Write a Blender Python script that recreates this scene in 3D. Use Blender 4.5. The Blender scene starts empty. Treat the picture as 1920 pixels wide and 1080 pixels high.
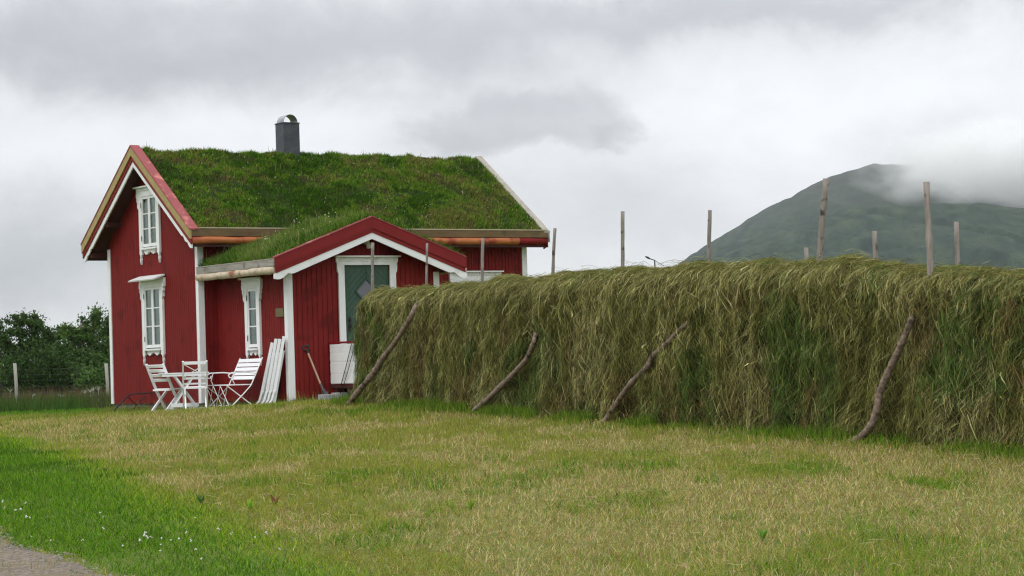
import bpy, bmesh, math, random
import numpy as np
from mathutils import Vector, Matrix
R = math.radians
sc = bpy.context.scene
col = sc.collection
# ------------------------------------------------------------------ camera
F, PITCH, ROLL = 4274.9, .0318, .0323
_fw = np.array([0, math.cos(PITCH), math.sin(PITCH)])
_up0 = np.array([0, -math.sin(PITCH), math.cos(PITCH)])
_rt0 = np.array([1., 0, 0])
_rt = math.cos(ROLL)*_rt0 - math.sin(ROLL)*_up0
_up = math.sin(ROLL)*_rt0 + math.cos(ROLL)*_up0
cd = bpy.data.cameras.new('camera')
cam = bpy.data.objects.new('camera', cd); col.objects.link(cam)
cd.sensor_width = 36; cd.lens = F/1920*36; cd.clip_end = 20000; cd.clip_start = .1
cam.matrix_world = Matrix(((_rt[0], _up[0], -_fw[0], 0), (_rt[1], _up[1], -_fw[1], 0), (_rt[2], _up[2], -_fw[2], 0), (0, 0, 0, 1)))
sc.camera = cam
# ------------------------------------------------------------------ world: overcast sky
SUN_EL, SUN_AZ = 48, -145          # azimuth clockwise from +Y (the view direction)
SKY_GAIN = 9.2
def sky_world():
    w = bpy.data.worlds.new('World'); sc.world = w; w.use_nodes = True
    nt = w.node_tree; nt.nodes.clear(); N = nt.nodes.new; L = nt.links.new
    out = N('ShaderNodeOutputWorld'); bg = N('ShaderNodeBackground'); bg.inputs[1].default_value = .1
    L(bg.outputs[0], out.inputs[0])
    sky = N('ShaderNodeTexSky'); sky.sky_type = 'NISHITA'; sky.sun_disc = False
    sky.sun_elevation = R(SUN_EL); sky.sun_rotation = R(SUN_AZ)
    tc = N('ShaderNodeTexCoord')
    sep = N('ShaderNodeSeparateXYZ'); L(tc.outputs['Generated'], sep.inputs[0])
    def m(op, a, b=None, c=None, clamp=False):
        n = N('ShaderNodeMath'); n.operation = op; n.use_clamp = clamp
        for i, v in enumerate((a, b, c)):
            if v is None: continue
            if hasattr(v, 'is_output'): L(v, n.inputs[i])
            else: n.inputs[i].default_value = v
        return n.outputs[0]
    az = m('ARCTAN2', sep.outputs[0], sep.outputs[1]); el = sep.outputs[2]
    def noise(sx, sy, scale, detail, rough=.5, dist=0, off=0):
        cb = N('ShaderNodeCombineXYZ'); L(m('MULTIPLY', az, sx), cb.inputs[0]); L(m('MULTIPLY', el, sy), cb.inputs[1]); cb.inputs[2].default_value = off
        n = N('ShaderNodeTexNoise'); n.inputs['Scale'].default_value = scale; n.inputs['Detail'].default_value = detail
        n.inputs['Roughness'].default_value = rough; n.inputs['Distortion'].default_value = dist
        L(cb.outputs[0], n.inputs['Vector']); return n.outputs[0]
    wob1 = m('SUBTRACT', noise(1, 1.2, 17, 7, .6, .3, 3), .5)
    wob2 = m('SUBTRACT', noise(1, 1.2, 17, 7, .6, .3, 9), .5)
    fine = m('SUBTRACT', noise(1, 1.5, 24, 8, .6, .3, 5), .5)
    broad = m('SUBTRACT', noise(1, 3.5, 3.5, 4, .5, .2, 1), .5)
    azw = m('MULTIPLY_ADD', wob1, .11, az); elw = m('MULTIPLY_ADD', wob2, .05, el)
    hor0 = PITCH*0
    def P(px, py): 
        d = _fw*F + _rt*(px-960) + _up*(540-py); d = d/np.linalg.norm(d)
        return math.atan2(d[0], d[1]), d[2]
    v = m('ADD', 1.0, m('MULTIPLY', broad, .12))
    # (px, py, half-width px, half-height px, amount, tilt)
    blobs = [(250, 118, 760, 72, -.30, .02), (-300, 60, 900, 60, -.12, .0), (1000, 60, 420, 45, -.12, -.06), (1650, 0, 620, 40, -.24, .0), (300, 10, 800, 40, -.10, 0),
             (120, 300, 340, 95, .06, 0), (1000, 222, 190, 62, -.24, 1), (1140, 250, 75, 32, -.10, 1), (820, 265, 130, 40, -.14, 0),
             (30, 500, 380, 130, -.40, 0), (560, 225, 240, 50, .06, 0), (1640, 180, 420, 100, .14, 0), (1130, 400, 300, 100, -.18, 0),
             (250, -120, 900, 60, .1, 0), (1780, 260, 170, 55, -.13, 0), (1440, 300, 220, 90, .07, 0)]
    for px, py, hw, hh, amt, tilt in blobs:
        a0, e0 = P(px, py)
        da = m('SUBTRACT', azw, a0); de = m('SUBTRACT', m('MULTIPLY_ADD', da, 0 if tilt == 1 else tilt, elw), e0)
        u = m('MULTIPLY', da, F/hw); q = m('MULTIPLY', de, F/hh)
        r2 = m('ADD', m('MULTIPLY', u, u), m('MULTIPLY', q, q))
        g = m('POWER', 2.718, m('MULTIPLY', r2, -.8))
        if tilt == 1:
            mr_ = N('ShaderNodeMapRange'); mr_.interpolation_type = 'SMOOTHSTEP'; L(r2, mr_.inputs[0]); mr_.inputs[1].default_value = .35; mr_.inputs[2].default_value = 1.9; mr_.inputs[3].default_value = 1; mr_.inputs[4].default_value = 0; g = mr_.outputs[0]
        v = m('MULTIPLY_ADD', g, amt, v)
    v = m('ADD', v, m('MULTIPLY', fine, .17))
    # brighter cloud deck overhead (outside the picture)
    ov = N('ShaderNodeMapRange'); L(el, ov.inputs[0]); ov.inputs[1].default_value = .2; ov.inputs[2].default_value = .75
    ov.inputs[3].default_value = 0; ov.inputs[4].default_value = .75
    v = m('ADD', v, ov.outputs[0])
    v = m('MAXIMUM', m('MULTIPLY', v, SKY_GAIN), .5)
    ramp = N('ShaderNodeMapRange'); L(v, ramp.inputs[0]); ramp.inputs[1].default_value = 4; ramp.inputs[2].default_value = 8.5
    tint = N('ShaderNodeMix'); tint.data_type = 'RGBA'; L(ramp.outputs[0], tint.inputs[0])
    tint.inputs[6].default_value = (.93, .965, 1.06, 1); tint.inputs[7].default_value = (.98, .992, 1.035, 1)
    sc_ = N('ShaderNodeVectorMath'); sc_.operation = 'SCALE'; L(tint.outputs[2], sc_.inputs[0]); L(v, sc_.inputs[3])
    mx = N('ShaderNodeMix'); mx.data_type = 'RGBA'; mx.inputs[0].default_value = .95
    L(sky.outputs[0], mx.inputs[6]); L(sc_.outputs[0], mx.inputs[7]); L(mx.outputs[2], bg.inputs[0])
sky_world()
sl = bpy.data.lights.new('sun', 'SUN'); sl.energy = 1.1; sl.angle = R(25); sl.color = (1, .97, .92)
so = bpy.data.objects.new('sun', sl); col.objects.link(so)
sd = Vector((math.sin(R(SUN_AZ))*math.cos(R(SUN_EL)), math.cos(R(SUN_AZ))*math.cos(R(SUN_EL)), math.sin(R(SUN_EL))))
so.rotation_euler = sd.to_track_quat('Z', 'Y').to_euler()
sc.view_settings.view_transform = 'Standard'; sc.view_settings.look = 'None'
sc.view_settings.exposure = 0.0; sc.view_settings.gamma = 1
sc.render.engine = 'CYCLES'
sc.cycles.use_denoising = True; sc.cycles.denoiser = 'OPENIMAGEDENOISE'; sc.cycles.denoising_input_passes = 'RGB_ALBEDO_NORMAL'; sc.cycles.denoising_prefilter = 'FAST'; sc.cycles.sample_clamp_indirect = 1.2; sc.cycles.use_adaptive_sampling = False; sc.cycles.filter_width = 1.25; sc.cycles.max_bounces = 8; sc.cycles.volume_bounces = 8; sc.cycles.transparent_max_bounces = 12

# ------------------------------------------------------------------ ground height
def raydir(px, py): return _fw*F + _rt*(px-960) + _up*(540-py)
_cp = np.array([(0, 0, -1.5), (-6, 0, -1.35), (8, 0, -1.65), (-2.9, 13, -1.13), (3, 13, -1.33), (0, 20, -1.03), (4.8, 21.4, -1.03), (9, 22, -1.1), (-6.7, 30, -.93),
    (1, 29, -.78), (-2.3, 35.6, -.60), (-6.5, 41.5, -.76), (-4.2, 39.8, -.66), (-9.4, 42, -.79), (-8, 47, -.80), (-13.5, 66, -.90), (-20, 105, -.93), (12, 45, -.8),
    (0, 50, -.72), (15, 70, -.95), (-25, 45, -.9), (25, 20, -1.2), (-20, 10, -1.3), (0, 120, -1.0), (40, 100, -1.0), (-50, 100, -1.0), (20, 0, -1.7)], float)
def _phi(r2): return .5*r2*np.log(r2+1e-9)
def _tps():
    X = _cp[:, :2]/20; n = len(X)
    K = _phi(((X[:, None]-X[None])**2).sum(-1)) + np.eye(n)*2e-3
    Pm = np.hstack([np.ones((n, 1)), X])
    A = np.block([[K, Pm], [Pm.T, np.zeros((3, 3))]])
    return np.linalg.solve(A, np.concatenate([_cp[:, 2], np.zeros(3)]))
_tw = _tps()
def gz(x, y):
    x = np.asarray(x, float); y = np.asarray(y, float)
    n = len(_cp); r = np.clip(x, -60, 60)/20; s = np.clip(y, -20, 125)/20
    z = _tw[n] + _tw[n+1]*r + _tw[n+2]*s
    for i in range(n):
        z = z + _tw[i]*_phi((r-_cp[i, 0]/20)**2 + (s-_cp[i, 1]/20)**2)
    d = np.maximum(np.maximum(np.abs(x)-35, 0), np.maximum(np.maximum(y-95, 0), np.maximum(-y-5, 0)))
    k = np.clip(d/25, 0, 1); k = k*k*(3-2*k)
    return z*(1-k) - 1.0*k
def at(px, py, lift=0.):
    d = raydir(px, py); t = np.linspace(8, 160, 4000)/d[1]
    P = d[None]*t[:, None]; below = P[:, 2] < gz(P[:, 0], P[:, 1])
    i = int(np.argmax(below)) if below.any() else len(t)-1
    p = P[i]; return np.array([p[0], p[1], float(gz(p[0], p[1]))+lift])
# ------------------------------------------------------------------ numpy noise
def vnoise(x, y, seed=0):
    xi = np.floor(x).astype(np.int64); yi = np.floor(y).astype(np.int64); fx = x-xi; fy = y-yi
    fx = fx*fx*(3-2*fx); fy = fy*fy*(3-2*fy)
    def h(a, b):
        n = (a*374761393 + b*668265263 + seed*974711) & 0xffffffff
        n = ((n ^ (n >> 13))*1274126177) & 0xffffffff
        return ((n ^ (n >> 16)) & 0xffff)/65535.
    return (h(xi, yi)*(1-fx)+h(xi+1, yi)*fx)*(1-fy) + (h(xi, yi+1)*(1-fx)+h(xi+1, yi+1)*fx)*fy
def fbm(x, y, seed=0, o=4):
    v = 0; a = .5; t = 0
    for i in range(o):
        v = v + a*vnoise(x*2**i, y*2**i, seed+i*7); t += a; a *= .5
    return v/t
rng = np.random.default_rng(7); random.seed(7)
# ------------------------------------------------------------------ materials
def nodes_of(name):
    m = bpy.data.materials.new(name); m.use_nodes = True; nt = m.node_tree; nt.nodes.clear()
    out = nt.nodes.new('ShaderNodeOutputMaterial'); return m, nt, nt.nodes.new, nt.links.new, out
def mat(name, c1, c2=None, scale=(6, 6, 6), rough=.6, bump=.15, detail=5, metal=0., spec=.4, coord='Object', c3=None, s3=2.):
    m, nt, N, L, out = nodes_of(name); b = N('ShaderNodeBsdfPrincipled'); L(b.outputs[0], out.inputs[0])
    tc = N('ShaderNodeTexCoord'); mp = N('ShaderNodeMapping'); mp.inputs['Scale'].default_value = scale; L(tc.outputs[coord], mp.inputs[0])
    n = N('ShaderNodeTexNoise'); n.inputs['Scale'].default_value = 1; n.inputs['Detail'].default_value = detail; n.inputs['Roughness'].default_value = .6; L(mp.outputs[0], n.inputs['Vector'])
    cr = N('ShaderNodeValToRGB'); cr.color_ramp.elements[0].position = .3; cr.color_ramp.elements[1].position = .7
    cr.color_ramp.elements[0].color = (*c1, 1); cr.color_ramp.elements[1].color = (*(c2 or c1), 1); L(n.outputs[0], cr.inputs[0]); cc = cr.outputs[0]
    if c3:
        n3 = N('ShaderNodeTexNoise'); n3.inputs['Scale'].default_value = s3; n3.inputs['Detail'].default_value = 6; L(tc.outputs[coord], n3.inputs['Vector'])
        r3 = N('ShaderNodeValToRGB'); r3.color_ramp.elements[0].position = .56; r3.color_ramp.elements[1].position = .68; L(n3.outputs[0], r3.inputs[0])
        mx = N('ShaderNodeMix'); mx.data_type = 'RGBA'; L(r3.outputs[0], mx.inputs[0]); L(cc, mx.inputs[6]); mx.inputs[7].default_value = (*c3, 1); cc = mx.outputs[2]
    L(cc, b.inputs['Base Color']); b.inputs['Roughness'].default_value = rough; b.inputs['Metallic'].default_value = metal; b.inputs['Specular IOR Level'].default_value = spec
    if bump:
        bp = N('ShaderNodeBump'); bp.inputs['Strength'].default_value = bump; bp.inputs['Distance'].default_value = .02; L(n.outputs[0], bp.inputs['Height']); L(bp.outputs[0], b.inputs['Normal'])
    return m
def leaf_mat(name, trans=.25, rough=.55, spec=.25):
    m, nt, N, L, out = nodes_of(name)
    at_ = N('ShaderNodeAttribute'); at_.attribute_name = 'Col'
    b = N('ShaderNodeBsdfPrincipled'); L(at_.outputs[0], b.inputs['Base Color']); b.inputs['Roughness'].default_value = rough; b.inputs['Specular IOR Level'].default_value = spec
    t = N('ShaderNodeBsdfTranslucent'); L(at_.outputs[0], t.inputs[0])
    mx = N('ShaderNodeMixShader'); mx.inputs[0].default_value = trans; L(b.outputs[0], mx.inputs[1]); L(t.outputs[0], mx.inputs[2]); L(mx.outputs[0], out.inputs[0])
    return m
def glass_mat():
    m, nt, N, L, out = nodes_of('window_glass')
    g = N('ShaderNodeBsdfGlossy'); g.inputs['Roughness'].default_value = .03; t = N('ShaderNodeBsdfTransparent'); t.inputs[0].default_value = (.72, .82, .77, 1)
    fr = N('ShaderNodeFresnel'); fr.inputs[0].default_value = 1.5
    md = N('ShaderNodeMath'); md.operation = 'MULTIPLY_ADD'; md.inputs[1].default_value = .75; md.inputs[2].default_value = .01; L(fr.outputs[0], md.inputs[0])
    mx = N('ShaderNodeMixShader'); L(md.outputs[0], mx.inputs[0]); L(t.outputs[0], mx.inputs[1]); L(g.outputs[0], mx.inputs[2]); L(mx.outputs[0], out.inputs[0]); return m
M = dict(
    red=mat('red_painted_boards', (.155, .0085, .007), (.19, .0115, .010), (14, 14, 1.2), .7, .25, spec=.2, c3=(.115, .007, .006), s3=2.4),
    redtrim=mat('red_painted_trim', (.175, .0085, .009), (.20, .012, .012), (5, 5, 5), .6, .1, spec=.25),
    redcap=mat('faded_red_cap', (.24, .042, .045), (.30, .06, .06), (7, 7, 7), .6, .15, c3=(.5, .16, .13), s3=5),
    white=mat('white_paint', (.74, .76, .76), (.80, .81, .80), (5, 5, 2), .45, .08, c3=(.66, .67, .66), s3=3),
    whitechair=mat('white_chair_paint', (.78, .79, .80), (.84, .85, .86), (9, 9, 9), .4, .05),
    green=mat('green_door_paint', (.028, .068, .045), (.04, .09, .058), (6, 6, 2), .5, .12),
    yellow=mat('treated_timber', (.30, .24, .09), (.40, .31, .13), (2, 9, 9), .7, .25),
    eave=mat('stained_eave_board', (.10, .062, .026), (.17, .11, .045), (2, 9, 9), .7, .25, c3=(.07, .055, .02), s3=2),
    eavetop=mat('pale_timber_edge', (.42, .36, .22), (.5, .44, .3), (2, 9, 9), .7, .1),
    orange=mat('peeled_orange_log', (.34, .08, .02), (.48, .17, .05), (3, 20, 20), .55, .25, c3=(.25, .035, .015), s3=3.0),
    birch=mat('pale_peeled_log', (.42, .34, .24), (.62, .53, .40), (8, 8, 8), .65, .4, c3=(.26, .10, .05), s3=4),
    grey=mat('weathered_grey_wood', (.20, .185, .16), (.36, .34, .30), (22, 3, 22), .85, .4, c3=(.14, .13, .10), s3=6),
    greycap=mat('weathered_rake_board', (.27, .25, .21), (.42, .39, .33), (6, 6, 6), .85, .3),
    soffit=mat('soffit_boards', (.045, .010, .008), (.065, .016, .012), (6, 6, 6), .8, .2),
    stone=mat('foundation_stone', (.16, .155, .15), (.27, .26, .25), (7, 7, 7), .9, .5),
    block=mat('concrete_block', (.30, .30, .31), (.42, .42, .43), (20, 20, 20), .9, .4),
    tan=mat('split_log_wood', (.33, .26, .17), (.45, .37, .26), (14, 14, 14), .8, .3),
    slate=mat('dark_chimney_cladding', (.040, .046, .056), (.075, .082, .095), (3, 3, 5), .5, .3, metal=.2, c3=(.11, .115, .12), s3=3),
    zinc=mat('zinc_cowl', (.25, .26, .27), (.40, .41, .42), (12, 12, 12), .35, .15, metal=.8),
    black=mat('black_iron', (.012, .012, .013), (.025, .024, .024), (9, 9, 9), .5, .1),
    dark=mat('dark_interior', (.02, .02, .018), (.03, .03, .028), (3, 3, 3), .9, 0),
    curtain=mat('lace_curtain', (.40, .42, .40), (.48, .50, .48), (20, 20, 3), .9, .1),
    bark=mat('weathered_pole_bark', (.09, .058, .042), (.30, .225, .17), (22, 22, 22), .9, .9, 8, c3=(.04, .026, .018), s3=7),
    poletop=mat('grey_pole_wood', (.17, .145, .125), (.34, .30, .27), (34, 34, 4), .85, .6, c3=(.06, .045, .035), s3=11),
    handle=mat('ash_handle', (.42, .27, .18), (.55, .38, .27), (30, 30, 3), .5, .1),
    steel=mat('shovel_steel', (.10, .10, .11), (.18, .18, .19), (20, 20, 20), .4, .2, metal=.8),
    plaque=mat('bronze_plaque', (.10, .085, .03), (.16, .13, .05), (30, 30, 30), .5, .2),
    wire=mat('galvanised_wire', (.05, .05, .05), (.08, .08, .08), (9, 9, 9), .5, 0, metal=.5),
    fpost=mat('grey_fence_post', (.26, .25, .22), (.36, .35, .31), (30, 30, 3), .9, .3),
    lamp=mat('lamp_housing', (.55, .53, .50), (.65, .62, .58), (9, 9, 9), .35, .05),
    trunk=mat('tree_bark', (.10, .085, .07), (.22, .20, .17), (8, 8, 3), .9, .4),
    leaf=leaf_mat('tree_leaves', .3, .7, .1), blade=leaf_mat('grass_blades', .3, .7, .08), hay=leaf_mat('hay_strands', .18, .8, .06), petal=leaf_mat('petals', .3),
    glass=glass_mat())
# ------------------------------------------------------------------ object helpers
def setp(o, label=None, cat=None, group=None, kind=None):
    if label: o['label'] = label
    if cat: o['category'] = cat
    if group: o['group'] = group
    if kind: o['kind'] = kind
    return o
def empty(name, loc, rz=0, label=None, cat=None, group=None):
    o = bpy.data.objects.new(name, None); col.objects.link(o); o.location = loc; o.rotation_euler = (0, 0, rz); o.empty_display_size = .2
    return setp(o, label, cat, group)
class MB:
    def __init__(s): s.v = []; s.f = []
    def add(s, vs, fs):
        n = len(s.v); s.v += [tuple(map(float, p)) for p in vs]; s.f += [tuple(i+n for i in f) for f in fs]; return s
    def box(s, x0, x1, y0, y1, z0, z1):
        if x0 > x1: x0, x1 = x1, x0
        if y0 > y1: y0, y1 = y1, y0
        return s.add([(x0,y0,z0),(x1,y0,z0),(x1,y1,z0),(x0,y1,z0),(x0,y0,z1),(x1,y0,z1),(x1,y1,z1),(x0,y1,z1)],
                     [(0,3,2,1),(4,5,6,7),(0,1,5,4),(1,2,6,5),(2,3,7,6),(3,0,4,7)])
    def prism(s, poly, t0, t1, ax):
        # poly: 2-D points; ax 'x' -> (y,z), 'y' -> (x,z), 'z' -> (x,y), extruded from t0 to t1 along ax
        def P(p, t): return (t, p[0], p[1]) if ax == 'x' else (p[0], t, p[1]) if ax == 'y' else (p[0], p[1], t)
        n = len(poly)
        return s.add([P(p, t0) for p in poly]+[P(p, t1) for p in poly], [tuple(range(n))[::-1], tuple(range(n, 2*n))]+[(i, (i+1) % n, n+(i+1) % n, n+i) for i in range(n)])
    def bar(s, a, b, w, h, upv=(0, 0, 1)):
        a = Vector(a); b = Vector(b); d = (b-a).normalized(); u = Vector(upv)
        if abs(d.dot(u)) > .98: u = Vector((0, 1, 0))
        sx = d.cross(u).normalized(); sy = sx.cross(d).normalized(); vs = []
        for p in (a, b):
            for i, j in ((-1,-1),(1,-1),(1,1),(-1,1)): vs.append(p+sx*(i*w/2)+sy*(j*h/2))
        return s.add(vs, [(0,1,2,3),(7,6,5,4),(0,4,5,1),(1,5,6,2),(2,6,7,3),(3,7,4,0)])
    def tube(s, pts, r, n=8, jit=0.):
        pts = [Vector(p) for p in pts]; k = len(pts)
        rr = r if hasattr(r, '__len__') else [r]*k; vs = []; fs = []
        pu = None
        for i, p in enumerate(pts):
            d = (pts[min(i+1, k-1)]-pts[max(i-1, 0)]).normalized()
            u = pu if pu is not None else (Vector((0, 0, 1)) if abs(d.z) < .9 else Vector((0, 1, 0)))
            sx = d.cross(u).normalized(); sy = sx.cross(d).normalized(); pu = sy
            for j in range(n):
                a = 2*math.pi*j/n; q = rr[i]*(1+random.uniform(-jit, jit)); vs.append(p+sx*(math.cos(a)*q)+sy*(math.sin(a)*q))
        for i in range(k-1):
            for j in range(n): fs.append((i*n+j, i*n+(j+1) % n, (i+1)*n+(j+1) % n, (i+1)*n+j))
        fs.append(tuple(range(n))[::-1]); fs.append(tuple(range((k-1)*n, k*n)))
        return s.add(vs, fs)
    def build(s, name, m, parent=None, smooth=False, bevel=0, label=None, loc=None, rot=None):
        me = bpy.data.meshes.new(name); me.from_pydata(s.v, [], s.f); me.materials.append(m)
        bm = bmesh.new(); bm.from_mesh(me); bmesh.ops.recalc_face_normals(bm, faces=bm.faces); bm.to_mesh(me); bm.free()
        if smooth: me.shade_smooth()
        o = bpy.data.objects.new(name, me); col.objects.link(o)
        if parent: o.parent = parent
        if loc is not None: o.location = loc
        if rot is not None: o.rotation_euler = rot
        if bevel:
            b = o.modifiers.new('bevel', 'BEVEL'); b.width = bevel; b.segments = 2; b.limit_method = 'ANGLE'
        if label: o['label'] = label
        return o
def np_obj(name, V, Q, m, parent=None, C=None, smooth=False):
    V = np.asarray(V, np.float32); Q = np.asarray(Q, np.int32); k = Q.shape[1]
    me = bpy.data.meshes.new(name); me.vertices.add(len(V)); me.vertices.foreach_set('co', V.ravel())
    me.loops.add(Q.size); me.loops.foreach_set('vertex_index', Q.ravel())
    me.polygons.add(len(Q)); me.polygons.foreach_set('loop_start', np.arange(0, Q.size, k, dtype=np.int32))
    try: me.polygons.foreach_set('loop_total', np.full(len(Q), k, np.int32))
    except Exception: pass
    if C is not None:
        a = me.color_attributes.new('Col', 'FLOAT_COLOR', 'POINT')
        a.data.foreach_set('color', np.hstack([C, np.ones((len(C), 1))]).astype(np.float32).ravel())
    me.materials.append(m); me.update(calc_edges=True)
    if smooth: me.shade_smooth()
    o = bpy.data.objects.new(name, me); col.objects.link(o)
    if parent: o.parent = parent
    return o
def ribbons(paths, side, width, taper, colr):
    """paths (N,K,3), side (N,3) unit, width (N,), taper (K,), colr (N,3) -> V, Q, C"""
    N, K, _ = paths.shape; off = side[:, None, :]*(width[:, None]*np.asarray(taper)[None])[:, :, None]*.5
    V = np.stack([paths-off, paths+off], 2).reshape(-1, 3)
    b = (np.arange(N)*K*2)[:, None] + (np.arange(K-1)*2)[None]
    Q = np.stack([b, b+1, b+3, b+2], -1).reshape(-1, 4)
    return V, Q, np.repeat(colr, K*2, 0)
def join(parts):
    V, Q, C, n = [], [], [], 0
    for v, q, c in parts: V.append(v); Q.append(q+n); C.append(c); n += len(v)
    return np.concatenate(V), np.concatenate(Q), np.concatenate(C)
def blades(P, h, w, colr, lean=.35, K=3, nrm=None, flat=0.):
    n = len(P); a = rng.uniform(0, 2*np.pi, n); up = np.tile([0, 0, 1.], (n, 1)) if nrm is None else nrm
    ld = np.stack([np.cos(a), np.sin(a), np.zeros(n)], 1); le = np.abs(rng.normal(0, lean, n))+flat*rng.random(n)
    t = np.linspace(0, 1, K); paths = P[:, None]+up[:, None]*(h[:, None]*t[None])[..., None]/np.sqrt(1+le**2)[:, None, None] + ld[:, None]*(h*le/np.sqrt(1+le**2))[:, None, None]*(t**1.6)[None, :, None]
    s = rng.uniform(0, 2*np.pi, n); side = np.stack([np.cos(s), np.sin(s), 0*s], 1)
    tp = {2: [1, .25], 3: [1, .8, .12], 4: [1, .9, .6, .1]}[K]
    return ribbons(paths, side, w, tp, colr)
def mixc(cols, idx, jit=.25):
    c = np.asarray(cols)[idx]; return np.clip(c*(1+rng.uniform(-jit, jit, (len(idx), 1)))*(1+rng.uniform(-.08, .08, (len(idx), 3))), 0, .9)

# ================================================================== GROUND
def ground():
    xs = np.concatenate([[-6000, -3000, -1200, -500, -200, -100], np.arange(-60, 60.1, .6), [100, 200, 500, 1200, 3000, 6000]])
    ys = np.concatenate([[-3000, -800, -200, -60], np.arange(-12, 125, .6), [160, 250, 500, 1200, 3000, 8000]])
    X, Y = np.meshgrid(xs, ys); Z = gz(X, Y) + .03*(fbm(X*.8, Y*.8, 3)-.5)*(np.abs(Y) < 200)
    nx, ny = len(xs), len(ys); i = (np.arange(ny-1)[:, None]*nx+np.arange(nx-1)[None]).ravel()
    m, nt, N, L, out = nodes_of('soil_and_thatch'); b = N('ShaderNodeBsdfPrincipled'); L(b.outputs[0], out.inputs[0]); b.inputs['Roughness'].default_value = .95; b.inputs['Specular IOR Level'].default_value = .1
    tc = N('ShaderNodeTexCoord'); n1 = N('ShaderNodeTexNoise'); n1.inputs['Scale'].default_value = 9; n1.inputs['Detail'].default_value = 8; L(tc.outputs['Object'], n1.inputs['Vector'])
    cr = N('ShaderNodeValToRGB'); cr.color_ramp.elements[0].color = (.055, .085, .014, 1); cr.color_ramp.elements[1].color = (.15, .19, .04, 1); L(n1.outputs[0], cr.inputs[0]); L(cr.outputs[0], b.inputs['Base Color'])
    o = np_obj('ground', np.stack([X, Y, Z], -1).reshape(-1, 3), np.stack([i, i+1, i+nx+1, i+nx], 1), m, smooth=True); setp(o, kind='structure')
ground()
# the bright green verge: left of a line through these photo points
_eg = np.array([at(*p)[:2] for p in [(-400, 800), (-60, 806), (90, 838), (200, 885), (330, 945), (480, 1010), (640, 1079)]]); _eg = np.vstack([_eg, _eg[-1]+(_eg[-1]-_eg[-2])*3])
def verge(x, y):
    """signed distance-ish (positive = on the green verge)"""
    xe = np.interp(-y, -_eg[:, 1], _eg[:, 0], left=_eg[0, 0], right=_eg[-1, 0]); return xe-x
_gp = np.array([at(*p)[:2] for p in [(-300, 930), (-60, 975), (0, 992), (22, 1015), (40, 1030), (130, 1046), (175, 1066), (200, 1079)]]); _gp = np.vstack([_gp, _gp[-1]+[1.0, -1.5], _gp[-1]+[1.8, -4], [1.0, 3], [1.2, 0]])
def gravel(x, y):
    xe = np.interp(-y, -_gp[:, 1], _gp[:, 0]); return np.where(y < _gp[0, 1], xe-x, -1) + .25*(fbm(x*3, y*3, 50)-.5)
def path():
    n = 110; ys = np.linspace(0.5, _gp[0, 1]-.2, n); V = []; Q = []
    for j, y in enumerate(ys):
        xe = float(np.interp(-y, -_gp[:, 1], _gp[:, 0])) + .12*float(fbm(np.array(y*2.), np.array(1.), 5)-.5)
        for i, t in enumerate(np.linspace(0, 1, 44)):
            x = xe - (1-t)**1.4*12; V.append((x, y, float(gz(x, y))+.026-.035*t**40))
    k = 44
    for j in range(n-1):
        for i in range(k-1): Q.append((j*k+i, j*k+i+1, (j+1)*k+i+1, (j+1)*k+i))
    m = mat('gravel', (.08, .062, .042), (.27, .22, .165), (26, 26, 26), .95, 1.0, 9, c3=(.15, .13, .06), s3=4)
    o = np_obj('gravel_path', V, Q, m, smooth=True); setp(o, kind='structure')
    # loose stones
    mb = MB()
    for q in range(4500):
        y = random.uniform(8, _gp[0, 1]-.2); x = float(np.interp(-y, -_gp[:, 1], _gp[:, 0]))-random.random()**1.2*2
        s = random.uniform(.006, .018); z = float(gz(x, y))+.024
        mb.add([(x+random.uniform(.6, 1)*s*a, y+random.uniform(.6, 1)*s*b, z+s*c*.6) for a, b, c in ((-1,0,0),(0,-1,0),(1,0,0),(0,1,0),(.1,0,1))], [(0,1,4),(1,2,4),(2,3,4),(3,0,4)])
    o = mb.build('pebbles', mat('pebble_stone', (.10, .09, .08), (.27, .25, .22), (15, 15, 15), .9, .2)); setp(o, 'loose grey pebbles on the gravel path', 'gravel', kind='stuff')
path()

# ================================================================== HAY RACK geometry (needed by the lawn)
HA = at(704, 757)[:2]; HB = at(1920, 862)[:2]
HA = np.array([-2.14, 35.6]); HB = np.array([4.86, 21.6]); HD = (HB-HA)/np.linalg.norm(HB-HA); HN = np.array([HD[1], -HD[0]])  # HN toward the camera side
if HN[1] > 0: HN = -HN
HLEN = float(np.linalg.norm(HB-HA))+3.6
def hplane(px, py, off=0.):
    d = raydir(px, py); o = HA+HN*off; t = (o@HN)/(d[:2]@HN); P = d*t; return float((P[:2]-HA)@HD), float(P[2])
_tp = [hplane(x, y) for x, y in [(672, 552), (700, 545), (760, 541), (830, 537), (880, 526), (905, 529), (940, 519), (1000, 519), (1060, 510), (1100, 508), (1168, 502), (1250, 501), (1320, 494), (1400, 492), (1430, 486), (1470, 492), (1545, 482), (1600, 484), (1680, 489), (1740, 503), (1765, 499), (1800, 498), (1860, 502), (1920, 508)]]
_ts = np.array([p[0] for p in _tp]+[HLEN]); _tz = np.array([p[1]-.055 for p in _tp]); _tz = np.append(_tz, _tz[-1]-.05)
def htop(s): return np.interp(s, _ts, _tz)

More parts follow.
